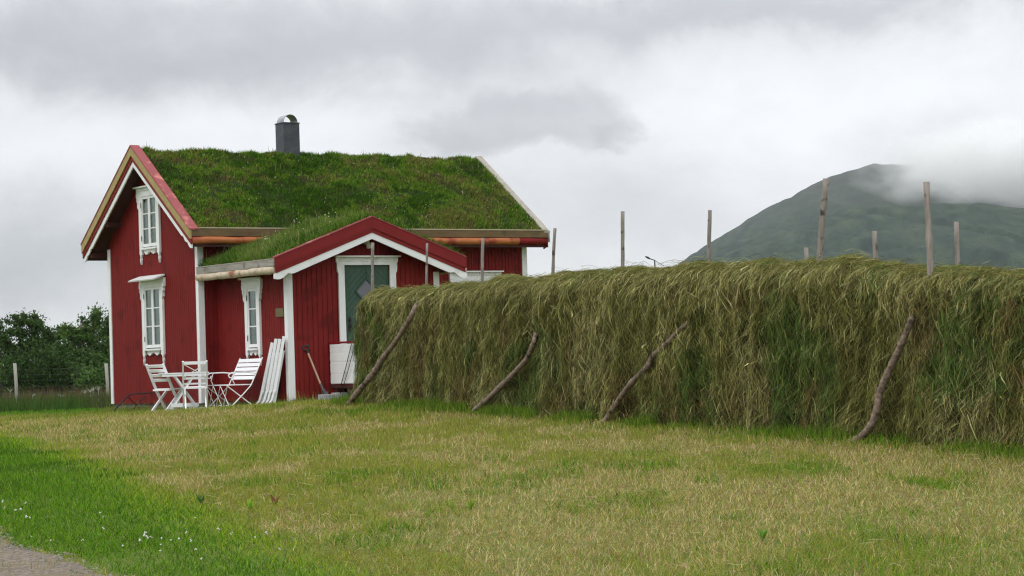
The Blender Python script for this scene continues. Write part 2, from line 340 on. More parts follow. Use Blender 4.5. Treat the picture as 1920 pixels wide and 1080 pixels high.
# ================================================================== LAWN
def lawn():
    parts = []
    # sample positions with density falling with distance
    def sample(n, y0, y1, xm=.31, p=.3):
        u = rng.random(n); k = p+.7
        y = (y0**k+u*(y1**k-y0**k))**(1/k); x = rng.uniform(-1, 1, n)*y*xm
        return x, y
    G = np.array([(.088, .215, .010), (.16, .29, .014), (.265, .28, .045), (.38, .32, .10), (.58, .48, .24), (.34, .21, .11), (.045, .115, .008), (.27, .37, .025)])
    n = 620000; x, y = sample(n, 11.8, 46)
    m2 = 330000; x2 = rng.uniform(-26, 26, m2); y2 = 1.5+rng.random(m2)**.9*52; o2 = (np.abs(x2) > .31*y2) | (y2 < 11.8) | (y2 > 46); o2 &= ~((y2 > 44) & (x2 < -.02*y2)); x = np.concatenate([x, x2[o2]]); y = np.concatenate([y, y2[o2]]); n = len(x)
    keep = ~((gravel(x, y) > .05) & (rng.random(n) < np.where(fbm(x*4, y*2.5, 51, 3) > .50, .15, .93)))
    # under the house
    hx = (x-HO[0])*HU[0]+(y-HO[1])*HU[1]; hy = (x-HO[0])*HV[0]+(y-HO[1])*HV[1]
    keep &= ~((hx > -.02) & (hx < 7.5) & (hy > 0) & (hy < 4)) & ~((hx > .4) & (hx < 3.6) & (hy > -2.72) & (hy < .1))
    x = x[keep]; y = y[keep]; n = len(x)
    v = verge(x, y); hs = (x-HA[0])*HD[0]+(y-HA[1])*HD[1]; hn = (x-HA[0])*HN[0]+(y-HA[1])*HN[1]
    nearhay = (np.clip(1-np.abs(hn-.35)/.75, 0, 1)*(hs > -.6)*(.35+.65*(fbm(x*.9, y*.9, 77) > .45)))
    g = np.clip(v/.5+.5+1.6*(fbm(x*1.6, y*1.6, 12)-.5), 0, 1)           # 1 on green verge
    patch = .5*fbm(x*.55+3, y*.22, 21, 4)+.5*fbm(x*1.8, y*.75, 25, 4); fine = fbm(x*2.2, y*1.1, 31, 4)
    straw = np.clip((patch-.5)*14+(fine-.5)*5+.66, 0, 1)*(1-g)
    crest = np.clip((y-36)/4, 0, 1); straw *= 1-.5*crest
    straw *= 1-.9*nearhay
    gp = .5*fbm(x*1.1-5, y*.6+9, 41, 4)+.5*fbm(x*2.6, y*1.3, 43, 3); tuft = np.clip((gp-.57)*16, 0, 1)*(1-g)                 # greener tufts in the mown part
    wet = np.clip((x-.5)/2, 0, 1)*np.clip((16.5-y)/3, 0, 1)*.7
    straw *= 1-.55*wet
    r = rng.random(n); idx = np.full(n, 2)
    gg = np.maximum(np.maximum(g, nearhay), np.maximum(tuft*.6, wet*.45))
    idx = np.where(rng.random(n) < gg, rng.choice([0, 1, 6], n, p=[.5, .3, .2]), idx)
    edge = np.exp(-((v-.05)/.3)**2)*(g > .1); idx = np.where(rng.random(n) < edge*.4, 7, idx)
    gpath = gravel(x, y) > .0; idx = np.where(gpath & (rng.random(n) < .6), 3, idx)
    dk = (fbm(x*.8, y*.5, 48, 4) > .52) & (g > .6); idx = np.where(dk & (rng.random(n) < .5), 6, idx)
    st = (r < straw*.80) & (rng.random(n) > gg*.9); idx = np.where(st, rng.choice([3, 4, 5], n, p=[.44, .38, .18]), idx)
    idx = np.where((rng.random(n) < .16) & (idx == 2), rng.choice([1, 3, 4, 5], n), idx)
    c = mixc(G, idx, .3)
    h = np.where(st, .028, .04)+.045*rng.random(n)**1.5; h = h*(1-.15*g)+nearhay*.10*rng.random(n)+tuft*.03*rng.random(n); h *= 1+.5*(fbm(x*3, y*3, 8)-.5)
    far = np.clip(y/13, 1, 4); w = (.0036+.002*rng.random(n))*far**.85; out_ = (np.abs(x) > .31*y) | (y < 11.8); w = np.where(out_, w*2.6, w); h = np.where(out_, h*1.35, h)
    P = np.stack([x, y, gz(x, y)-.005], 1)
    nr = y < 19
    parts.append(blades(P[nr], h[nr]*1.05, w[nr], c[nr], .55, 3, flat=.9)); parts.append(blades(P[~nr], h[~nr]*1.1, w[~nr], c[~nr], .5, 2, flat=.6))
    # cut stalks lying about
    n = 2600; x, y = sample(n, 11.8, 24, .25, .1); ok = verge(x, y) < -.1; x = x[ok]; y = y[ok]; n = len(x)
    a = rng.uniform(0, 2*np.pi, n); l = rng.uniform(.03, .12, n); d = np.stack([np.cos(a), np.sin(a), rng.normal(.05, .14, n)], 1); P = np.stack([x, y, gz(x, y)+.03+.03*rng.random(n)], 1)
    t = np.linspace(0, 1, 3); bend = rng.normal(0, .12, (n, 3)); paths = P[:, None]+d[:, None]*(l[:, None]*t)[..., None]+bend[:, None]*l[:, None, None]*(t*(1-t)*4)[None, :, None]
    parts.append(ribbons(paths, np.tile([0, 0, 1.], (n, 1)), (.0024+.0014*rng.random(n))*np.clip(y/14, 1, 1.6), [1, 1, .6], mixc([(.46, .40, .20), (.36, .32, .13), (.28, .19, .09)], rng.integers(0, 3, n))))
    V, Q, C = join(parts); o = np_obj('lawn_grass', V, Q, M['blade'], C=C); setp(o, 'short mown grass with straw patches and a bright green verge', 'grass', kind='stuff')
    # longer grass: foot of hay, foot of house, crest to the left
    parts = []
    n = 22000; s = rng.uniform(-.5, HLEN, n); q = rng.normal(.46, .16, n); dens = fbm(s*1.3, q*1.5, 90) > .46; s = s[dens]; q = q[dens]; n = len(s)
    P2 = HA[None]+HD[None]*s[:, None]+HN[None]*q[:, None]; P = np.stack([P2[:, 0], P2[:, 1], gz(P2[:, 0], P2[:, 1])], 1)
    parts.append(blades(P, rng.uniform(.05, .19, n)*(.5+fbm(s*3, q*3, 91)), .006+.004*rng.random(n), mixc([(.12, .22, .015), (.18, .25, .03), (.08, .16, .012)], rng.integers(0, 3, n)), .4, 3))
    pts = []
    def hl(a, b, n, sp=.1):
        t = rng.random(n); p = np.array(a)[None]*(1-t[:, None])+np.array(b)[None]*t[:, None]+rng.normal(0, sp, (n, 2)); pts.append(HO[None, :2]+HU[None]*p[:, :1]+HV[None]*p[:, 1:])
    hl((-.14, 0), (-.14, 4), 3500, .06); hl((-.05, -.12), (.35, -.12), 500, .05); hl((.26, -2.7), (.26, 0), 2200, .06); hl((.3, -2.87), (3.7, -2.87), 3800, .07); hl((3.6, -.15), (7.6, -.15), 2500, .08)
    P2 = np.concatenate(pts); n = len(P2); P = np.stack([P2[:, 0], P2[:, 1], gz(P2[:, 0], P2[:, 1])-.01], 1)
    parts.append(blades(P, rng.uniform(.05, .15, n)*(1+.9*(rng.random(n) < .06)), .009+.005*rng.random(n), mixc([(.15, .25, .03), (.20, .25, .05), (.33, .29, .11)], rng.integers(0, 3, n)), .35, 3))
    V, Q, C = join(parts); o = np_obj('tall_grass', V, Q, M['blade'], C=C); setp(o, 'longer uncut grass tufts along the foot of the hay and house walls', 'grass', kind='stuff')
    # rough meadow beyond the crest, left
    parts = []
    n = 60000; y = 44+rng.random(n)**1.1*60; x = rng.uniform(-.36, -.02, n)*y; hx = (x-HO[0])*HU[0]+(y-HO[1])*HU[1]; hy = (x-HO[0])*HV[0]+(y-HO[1])*HV[1]
    ok = ~((hx > -.1) & (hx < 7.7) & (hy > -2) & (hy < 4.1)); x, y = x[ok], y[ok]; n = len(x); P = np.stack([x, y, gz(x, y)], 1)
    tall = y > 52; k = fbm(x*.25, y*.1, 60)
    h = np.where(tall, rng.uniform(.14, .42, n), rng.uniform(.05, .09, n)); seed = tall & (rng.random(n) < .45) & (y > 66)
    h = h*np.where(seed, 1.6, 1)
    idx = np.where(tall, np.where(seed, 2, np.where(k > .5, 1, 3)), 0)
    parts.append(blades(P, h, np.where(seed, .010, .022), mixc([(.10, .23, .015), (.045, .095, .016), (.15, .11, .065), (.07, .085, .028)], idx, .3), .25, 3))
    V, Q, C = join(parts); o = np_obj('meadow_grass', V, Q, M['blade'], C=C); setp(o, 'rough dark meadow grass around the wire fence left of the house', 'grass', kind='stuff')
    # clover heads
    mb = MB()
    fl = [(random.uniform(-60, 700), random.uniform(975, 1078)) for _ in range(26)]+[(random.gauss(250, 90), random.gauss(1028, 6)) for _ in range(12)]+[(random.uniform(-50, 60), random.uniform(935, 990)) for _ in range(8)]
    for px, py in fl:
        p = at(px, py, 0); 
        if verge(p[0], p[1]) < 0 or gravel(p[0], p[1]) > 0: continue
        s = random.uniform(.004, .008); z = p[2]+random.uniform(.05, .08)
        for k in range(3):
            q = [p[0]+random.gauss(0, .004), p[1]+random.gauss(0, .004), z+random.gauss(0, .004)]
            mb.add([(q[0]+s*a, q[1]+s*b, q[2]+s*c) for a, b, c in ((1,0,0),(-1,0,0),(0,1,0),(0,-1,0),(0,0,1),(0,0,-1))], [(0,2,4),(2,1,4),(1,3,4),(3,0,4),(2,0,5),(1,2,5),(3,1,5),(0,3,5)])
    o = mb.build('clover_flowers', mat('clover_petals', (.50, .50, .44), (.62, .62, .57), (90, 90, 90), .8, 0)); setp(o, 'small white clover heads dotted over the green verge', 'flowers', kind='stuff')
# house frame
HO = np.array([-5.8869, 42.8575]); HZ = -.6146; YAW = .6017
HU = np.array([math.cos(YAW), math.sin(YAW)]); HV = np.array([-math.sin(YAW), math.cos(YAW)])
lawn()
def dock(px, py, n, hgt, c, label):
    p = at(px, py); V = []; Q = []; C = []
    root = empty('dock_plant', p, random.uniform(0, 6), label, 'weed', 'broadleaf weeds in the mown grass')
    for k in range(n):
        a = k*2.4+random.random(); le = random.uniform(.25, .8); h = hgt*random.uniform(.7, 1.05); K = 6; b = len(V)
        for i in range(K):
            t = i/(K-1); w = .30*h*math.sin(math.pi*min(1, t*.9+.08))**.8; cx = le*h*t**1.5; z = h*t
            for s, dz in ((-1, .0), (0, -.12*w), (1, .0)): V.append((math.cos(a)*cx-math.sin(a)*s*w*.5, math.sin(a)*cx+math.cos(a)*s*w*.5, z+dz)); C.append(c)
        for i in range(K-1):
            for j in (0, 1): q = b+i*3+j; Q.append((q, q+1, q+4, q+3))
    np_obj('leaf_rosette', V, Q, M['blade'], root, np.array(C)*1., smooth=True)
for a in [(803, 975, 3, .13, (.16, .24, .03), 'single upright broad leaf weed, left of the pair in the middle of the lawn'),
          (848, 957, 4, .08, (.24, .38, .04), 'small bright broadleaf weed just right of the tall single leaf'),
          (882, 960, 6, .11, (.22, .36, .035), 'larger bright broadleaf rosette at the middle of the lawn'),
          (978, 905, 6, .09, (.18, .30, .04), 'broadleaf weed farthest up the lawn among pale straw'),
          (470, 960, 9, .09, (.20, .36, .03), 'wide bright green weed tuft where the verge meets the straw'),
          (378, 948, 8, .10, (.07, .15, .04), 'dark green weed clump beside the bright verge'),
          (672, 893, 4, .07, (.20, .33, .04), 'little pale weed above the reddish stalks'),
          (516, 950, 5, .10, (.24, .12, .06), 'reddish brown withered dock on the straw patch'),
          (1430, 1015, 7, .09, (.11, .25, .03), 'green weed tuft low on the right part of the lawn')]: dock(*a)

# ================================================================== HOUSE
house = empty('red_house', (HO[0], HO[1], HZ), YAW, 'small red timber house with grass growing on its roof and a green door', 'house')
L_, W_, H_ = 7.5, 3.98, 3.2
PX0, PX1, PS = .38, 3.58, 2.73
def boards(mb, axis, c0, face, out, lo, hi, zb, ztop, holes, bw=.083):
    """vertical boarding: axis 'x' wall spans x=lo..hi at y=face; axis 'y' wall spans y at x=face. out = outward sign"""
    n = max(1, round((hi-lo)/bw)); w = (hi-lo)/n; g = .006
    mbk = mb
    for i in range(n):
        a = lo+i*w+g; b = lo+(i+1)*w-g
        segs = [(zb, None)]
        hs = sorted([h for h in holes if h[0] < b-.01 and h[1] > a+.01], key=lambda h: h[2])
        zz = zb
        segs = []
        for h in hs: segs.append((zz, h[2])); zz = h[3]
        segs.append((zz, None))
        dep = .014+random.uniform(-.001, .001)
        for z0, z1 in segs:
            za = z1 if z1 is not None else ztop(a); zc = z1 if z1 is not None else ztop(b)
            poly = [(a, z0), (b, z0), (b, zc), (a, za)]
            if axis == 'x': mbk.prism(poly, face, face+out*dep, 'y')
            else: mbk.prism(poly, face, face+out*dep, 'x')
def backing(mb, axis, face, out, lo, hi, zb, ztop, holes, th=.06):
    # solid wall behind the boards, in columns between the holes
    cuts = sorted({lo, hi} | {h[0] for h in holes} | {h[1] for h in holes} | {c for c in (1.98, 1.99) if lo < c < hi and (axis, c) in (('x', 1.98), ('y', 1.99))})
    for a, b in zip(cuts[:-1], cuts[1:]):
        hs = sorted([h for h in holes if h[0] < b-1e-4 and h[1] > a+1e-4], key=lambda h: h[2]); zz = zb; segs = []
        for h in hs: segs.append((zz, h[2])); zz = h[3]
        segs.append((zz, None))
        for z0, z1 in segs:
            poly = [(a, z0), (b, z0), (b, z1 if z1 is not None else ztop(b)), (a, z1 if z1 is not None else ztop(a))]
            mb.prism(poly, face-out*.001, face-out*th, 'y' if axis == 'x' else 'x')
RS = lambda y: 5.0-.725*abs(y-1.99)       # turf line of the main roof
PSF = lambda a: 3.25-.365*abs(a-1.98)     # turf line of the porch roof
wallt = lambda y: RS(y)-.34
pt = lambda a: PSF(a)-.22
holes_g = [(1.57, 2.29, 1.08, 2.30), (1.63, 2.31, 3.06, 4.08)]
holes_s = [(-1.67, -1.28, 1.0, 2.12)]
holes_m = [(5.78, 6.66, 1.05, 2.28)]
holes_p = [(1.55, 2.52, .33, 2.45)]
mb = MB()
boards(mb, 'y', 0, 0, -1, .10, W_-.10, 0, wallt, holes_g); backing(mb, 'y', 0, -1, 0, W_, 0, wallt, holes_g)
boards(mb, 'y', 0, L_, 1, .10, W_-.10, 0, wallt, []); backing(mb, 'y', L_, 1, 0, W_, 0, wallt, [])
boards(mb, 'x', 0, 0, -1, .10, PX0, 0, lambda a: 3.2, []); boards(mb, 'x', 0, 0, -1, PX0, PX1, 2.2, lambda a: 3.2, []); boards(mb, 'x', 0, 0, -1, PX1, L_-.10, 0, lambda a: 3.2, holes_m)
backing(mb, 'x', 0, -1, .06, L_-.06, 0, lambda a: 3.2, holes_m); backing(mb, 'x', W_, 1, .06, L_-.06, 0, lambda a: 3.2, [])
mb.build('wall', M['red'], house)
mb = MB()
boards(mb, 'y', 0, PX0, -1, -PS+.09, -.02, .02, lambda y: 2.36, holes_s); backing(mb, 'y', PX0, -1, -PS+.0, -.0, .02, lambda y: 2.36, holes_s)
boards(mb, 'y', 0, PX1, 1, -PS+.09, -.02, .02, lambda y: 2.36, []); backing(mb, 'y', PX1, 1, -PS, 0, .02, lambda y: 2.36, [])
boards(mb, 'x', 0, -PS, -1, PX0+.08, PX1-.08, .02, pt, holes_p, .105); backing(mb, 'x', -PS, -1, PX0+.06, PX1-.06, .02, pt, holes_p)
mb.build('wall', M['red'], house, label='walls of the low front wing')
mb = MB(); mb.box(.04, L_-.04, .04, W_-.04, -.5, -.01); mb.box(PX0+.03, PX1-.03, -PS+.03, .03, -.5, .01); mb.build('foundation', M['stone'], house)
# corner boards
def corner(x, y, sx, sy, z0, z1):
    m = MB(); m.box(x-sx*.012, x+sx*.024, y-sy*.0, y-sy*-.0-sy*.0+(-sy)*.125, z0, z1) if False else None
    m.box(x+sx*.001, x+sx*.026, y+sy*.026, y-sy*.085, z0, z1); m.box(x+sx*.0005, x-sx*.10, y+sy*.001, y+sy*.0265, z0+.001, z1-.001); m.build('corner_board', M['white'], house, bevel=.003)
corner(0, 0, -1, -1, .0, 3.12); corner(0, W_, -1, 1, .0, 3.12); corner(L_, 0, 1, -1, 0, 3.12); corner(L_, W_, 1, 1, 0, 3.12)
corner(PX0, -PS, -1, -1, .0, 2.32); corner(PX1, -PS, 1, -1, .0, 2.32)
# main roof deck
def vslab(m, f, lo, hi, mid, up, dn, t0, t1, ax):
    for a, b in ((lo, mid), (mid, hi)): m.prism([(a, f(a)-dn), (b, f(b)-dn), (b, f(b)-up), (a, f(a)-up)], t0, t1, ax)
XL, XR, YE = -.35, L_+.27, .41
mb = MB(); vslab(mb, RS, -YE, W_+YE, 1.99, .12, .34, XL+.03, XR-.03, 'x')
for y in (-.2, .55, 1.99, 3.4, W_+.2): mb.box(XL+.05, -.0, y-.05, y+.05, RS(y)-.44, RS(y)-.345)
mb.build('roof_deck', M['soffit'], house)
def RK(y): return 5.05-.725*abs(y-1.99)
EY = .46
mb = MB(); vslab(mb, RK, -EY, W_+EY, 1.99, .032, .205, XL-.045, XL+.0, 'x'); mb.build('bargeboard', M['yellow'], house, label='yellowish timber bargeboard')
mb = MB(); vslab(mb, RK, -EY, W_+EY, 1.99, .207, .31, XL-.022, XL+.012, 'x'); mb.build('bargeboard', M['redtrim'], house, label='dark red strip under the timber board')
def scallop(m, f, lo, hi, mid, up, dn, t0, t1, ax, n=5, amp=.035):
    # board whose lower edge ends in small waves at both low ends
    for s in (-1, 1):
        e = lo if s < 0 else hi; pts = [(mid, f(mid)-up), (e, f(e)-up)]
        ln = abs(mid-e); low = []
        for i in range(0, 25):
            u = i/24*.42; a = e-s*u
            wv = amp*abs(math.sin(u/.42*math.pi*n/2)); low.append((a, f(a)-dn+.03-wv))
        pts += low+[(mid, f(mid)-dn)]
        for (p, q) in zip(low[:-1], low[1:]): m.prism([(p[0], f(p[0])-up), (q[0], f(q[0])-up), q, p], t0, t1, ax)
        m.prism([(mid, f(mid)-up), (low[-1][0], f(low[-1][0])-up), low[-1], (mid, f(mid)-dn)], t0, t1, ax)
mb = MB(); scallop(mb, RK, -.44, W_+.44, 1.99, .312, .425, XL+.0, XL+.028, 'x'); mb.build('bargeboard', M['white'], house, label='white inner bargeboard with carved ends')
mb = MB(); vslab(mb, RK, -EY-.01, W_+EY+.01, 1.99, .0, .03, XL-.055, XL+.14, 'x'); mb.build('rake_cap', M['redcap'], house, label='faded red cap board along the near roof edge')
mb = MB(); vslab(mb, RK, -EY, W_+EY, 1.99, .02, .055, XR-.10, XR+.05, 'x'); mb.build('rake_cap', M['greycap'], house, label='weathered grey cap board along the far roof edge')
mb = MB(); vslab(mb, RK, -EY, W_+EY, 1.99, .057, .25, XR+.005, XR+.04, 'x'); mb.build('bargeboard', M['grey'], house, label='weathered far bargeboard')
mb = MB(); scallop(mb, RK, -.44, W_+.44, 1.99, .25, .40, XR-.02, XR+.008, 'x'); mb.build('bargeboard', M['redtrim'], house, label='red far bargeboard with carved ends')
# eaves front and back
for ys, yy in ((-1, -YE), (1, W_+YE)):
    mb = MB(); mb.box(XL+.002, XR+.0, yy+ys*.005, yy+ys*.045, 3.12, 3.262); mb.build('eave_board', M['eave'], house)
    mb = MB(); mb.box(XL+.17, XR-.02, yy-ys*.02, yy+ys*.052, 3.264, 3.284); mb.build('eave_edge', M['eavetop'], house)
    pts = [(x, yy+ys*.0+random.uniform(-.004, .004), 3.045+random.uniform(-.004, .004)) for x in np.linspace(XL+.02, 7.05, 26)]
    mb = MB(); mb.tube(pts, [.074+random.uniform(-.004, .004) for _ in pts], 14); mb.build('eave_log', M['orange'], house, smooth=True)
    mb = MB(); mb.tube([(7.06, yy, 3.045), (7.3, yy, 3.045), (XR-.03, yy, 3.04)], .072, 12); mb.build('eave_log', M['red'], house, smooth=True, label='red end of the eave log')
# hooks on far eave end
mb = MB(); [mb.box(XR-.02, XR+.0, -.43+k*.05, -.40+k*.05, 2.93-.02*k, 3.12) for k in range(3)]; mb.build('eave_bracket', M['redtrim'], house)

def turf(name, fn, x0, x1, y0, y1, nbl, hrange, cols, seed, ridge_ax, mask=None, lumps=.06, label=None, extra=0, weights=None):
    nx = int((x1-x0)/.05); ny = int((y1-y0)/.05)
    X, Y = np.meshgrid(np.linspace(x0, x1, nx), np.linspace(y0, y1, ny))
    def surf(x, y):
        z = fn(x, y); e = np.minimum(np.minimum(x-x0, x1-x), np.minimum(y-y0, y1-y)); k = np.clip(e/.12, 0, 1)
        return z+lumps*(fbm(x*2.2, y*2.6, seed)-.35)*k+lumps*.8*(fbm(x*7, y*8, seed+3)-.5)*k-(1-k)*.02
    Z = surf(X, Y); i = (np.arange(ny-1)[:, None]*nx+np.arange(nx-1)[None]).ravel()
    V0 = np.stack([X, Y, Z], -1).reshape(-1, 3); Q0 = np.stack([i, i+1, i+nx+1, i+nx], 1)
    pc = fbm(X*1.2, Y*1.8, seed+5).ravel(); C0 = np.where(pc[:, None] > .55, np.array([[.05, .045, .016]]), np.array([[.03, .05, .01]]))
    n = nbl; x = rng.uniform(x0+.02, x1-.02, n); y = rng.uniform(y0+.02, y1-.02, n)
    cl = fbm(x*3.4, y*4.5, seed+9, 3); ok = rng.random(n) < .35+1.3*np.clip(cl-.3, 0, 1)
    if mask is not None: ok &= mask(x, y)
    x = x[ok]; y = y[ok]; cl = cl[ok]; n = len(x); z = surf(x, y)
    pat = fbm(x*1.1+7, y*1.7, seed+21, 5)+.55*(fbm(x*4.5, y*7, seed+22, 3)-.5)
    idx = np.where(pat > .60, rng.choice([2, 3, 1], n, p=[.45, .3, .25]), np.where(pat < .42, rng.choice([0, 4], n), rng.choice([0, 1, 3], n, p=[.45, .38, .17])))
    h = rng.uniform(*hrange, n)*(.55+1.0*np.clip(cl, 0, 1)); 
    e = 1e-2; gx = (surf(x+e, y)-z)/e; gy = (surf(x, y+e)-z)/e; nm = np.stack([-gx*.35, -gy*.35, np.ones(n)], 1); nm /= np.linalg.norm(nm, axis=1)[:, None]
    parts = [(V0, Q0, C0), blades(np.stack([x, y, z-.01], 1), h, .011+.008*rng.random(n), mixc(cols, idx, .3), .75, 3, nrm=nm, flat=.6)]
    if extra:
        m_ = extra; x = rng.uniform(x0+.05, x1-.05, m_); y = rng.uniform(y0+.05, y1-.05, m_)
        if mask is not None: k = mask(x, y); x, y = x[k], y[k]
        m_ = len(x); P = np.stack([x, y, surf(x, y)], 1)
        parts.append(blades(P, rng.uniform(.9, 1.9, m_)*hrange[1], .006+.003*rng.random(m_), mixc([(.30, .28, .12), (.18, .24, .06)], rng.integers(0, 2, m_)), .3, 4))
    V, Q, C = join(parts); o = np_obj(name, V, Q, M['blade'], house, C=C); o['kind'] = 'stuff'
    if label: o['label'] = label
    return surf
TC = [(.08, .18, .012), (.15, .28, .022), (.18, .14, .05), (.25, .29, .055), (.035, .09, .008)]
s1 = turf('turf', lambda x, y: RS(y)-.0-.05*np.exp(-((y-1.99)/.2)**2), XL+.12, XR-.09, -YE+.0, W_+YE, 190000, (.035, .09), TC, 300, 'x', mask=lambda x, y: (y < 2.3) | (rng.random(len(x)) < .5), lumps=.13, label='dense short turf with mossy patches on the main roof', extra=700)
# pale yarrow / clover specks on the turf
mb = MB()
for k in range(60):
    x = random.uniform(.2, 7.4); y = random.uniform(-.3, 1.8); z = float(s1(np.array([x]), np.array([y]))[0])+.09; s = .012
    mb.add([(x-s, y, z), (x, y-s, z), (x+s, y, z), (x, y+s, z), (x, y, z+s)], [(0,1,4),(1,2,4),(2,3,4),(3,0,4)])
for k in range(26):
    x = random.uniform(.6, 2.4); y = random.uniform(-2.8, -.4); z = PSF(x)+.24; s = .014
    mb.add([(x-s, y, z), (x, y-s, z), (x+s, y, z), (x, y+s, z), (x, y, z+s)], [(0,1,4),(1,2,4),(2,3,4),(3,0,4)])
mb.build('roof_flowers', mat('roof_flower', (.55, .55, .38), (.7, .7, .6), (20, 20, 20), .8, 0), house)['kind'] = 'stuff'
# porch roof
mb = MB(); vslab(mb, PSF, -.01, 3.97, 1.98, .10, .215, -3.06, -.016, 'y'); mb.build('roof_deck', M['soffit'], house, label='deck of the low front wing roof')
PK = lambda a: 3.31-.365*abs(a-1.98)
mb = MB(); vslab(mb, PK, -.04, 4.0, 1.98, .0, .205, -3.10, -3.065, 'y'); vslab(mb, PK, -.02, 3.98, 1.98, .205, .285, -3.085, -3.055, 'y'); mb.build('bargeboard', M['redtrim'], house, label='red double bargeboard over the green door')
mb = MB(); vslab(mb, PK, -.05, 4.01, 1.98, -.018, .0, -3.11, -2.99, 'y'); mb.build('rake_cap', M['redcap'], house, label='thin red cap over the door gable')
mb = MB(); scallop(mb, PK, -.06, 4.02, 1.98, .285, .40, -3.075, -3.045, 'y', 3, .05); mb.build('bargeboard', M['white'], house, label='white bargeboard with wavy ends over the door')
for xe, sg in ((-.02, -1), (3.98, 1)):
    mb = MB(); mb.box(xe, xe+sg*.035, -3.06, -.02, 2.425, 2.545)
    mb.build('eave_board', M['grey'], house, label='cracked grey eave board of the low wing')
    mb = MB(); mb.box(xe-sg*.01, xe+sg*.04, -3.06, -.02, 2.547, 2.562); mb.build('eave_edge', M['greycap'], house)
    pts = [(xe+sg*.0+random.uniform(-.005, .005), y, 2.355+random.uniform(-.006, .006)) for y in np.linspace(-3.03, -.03, 16)]
    mb = MB(); mb.tube(pts, [.068+random.uniform(-.006, .006) for _ in pts], 12); mb.build('eave_log', M['birch'], house, smooth=True, label='pale peeled eave log of the low wing')
PC = [(.07, .15, .015), (.12, .23, .025), (.17, .22, .05), (.20, .24, .06), (.05, .11, .012)]
def pmask(x, y): return (y < -.42) | (PSF(x) < 3.0)
turf('turf', lambda x, y: PSF(x)+.035, -.03, 3.97, -3.04, -.02, 48000, (.07, .18), PC, 400, 'y', mask=lambda x, y: pmask(x, y), lumps=.07, label='long lush grass on the low wing roof', extra=500)
# chimney
mb = MB(); mb.box(2.915, 3.285, 1.83, 2.17, 4.5, 5.57); mb.box(2.90, 3.30, 1.815, 2.185, 5.571, 5.588)
ch = mb.build('chimney', M['slate'], house, bevel=.004)
mb = MB(); n = 18
for i in range(n):
    a, b = math.pi*i/n, math.pi*(i+1)/n; r0, r1 = .165, .157
    pa = [(3.10-math.cos(t)*r, 5.589+math.sin(t)*r*1.0) for t, r in ((a, r0), (b, r0), (b, r1), (a, r1))]; mb.prism(pa, 1.86, 2.14, 'y')
mb.build('chimney_cowl', M['zinc'], ch)
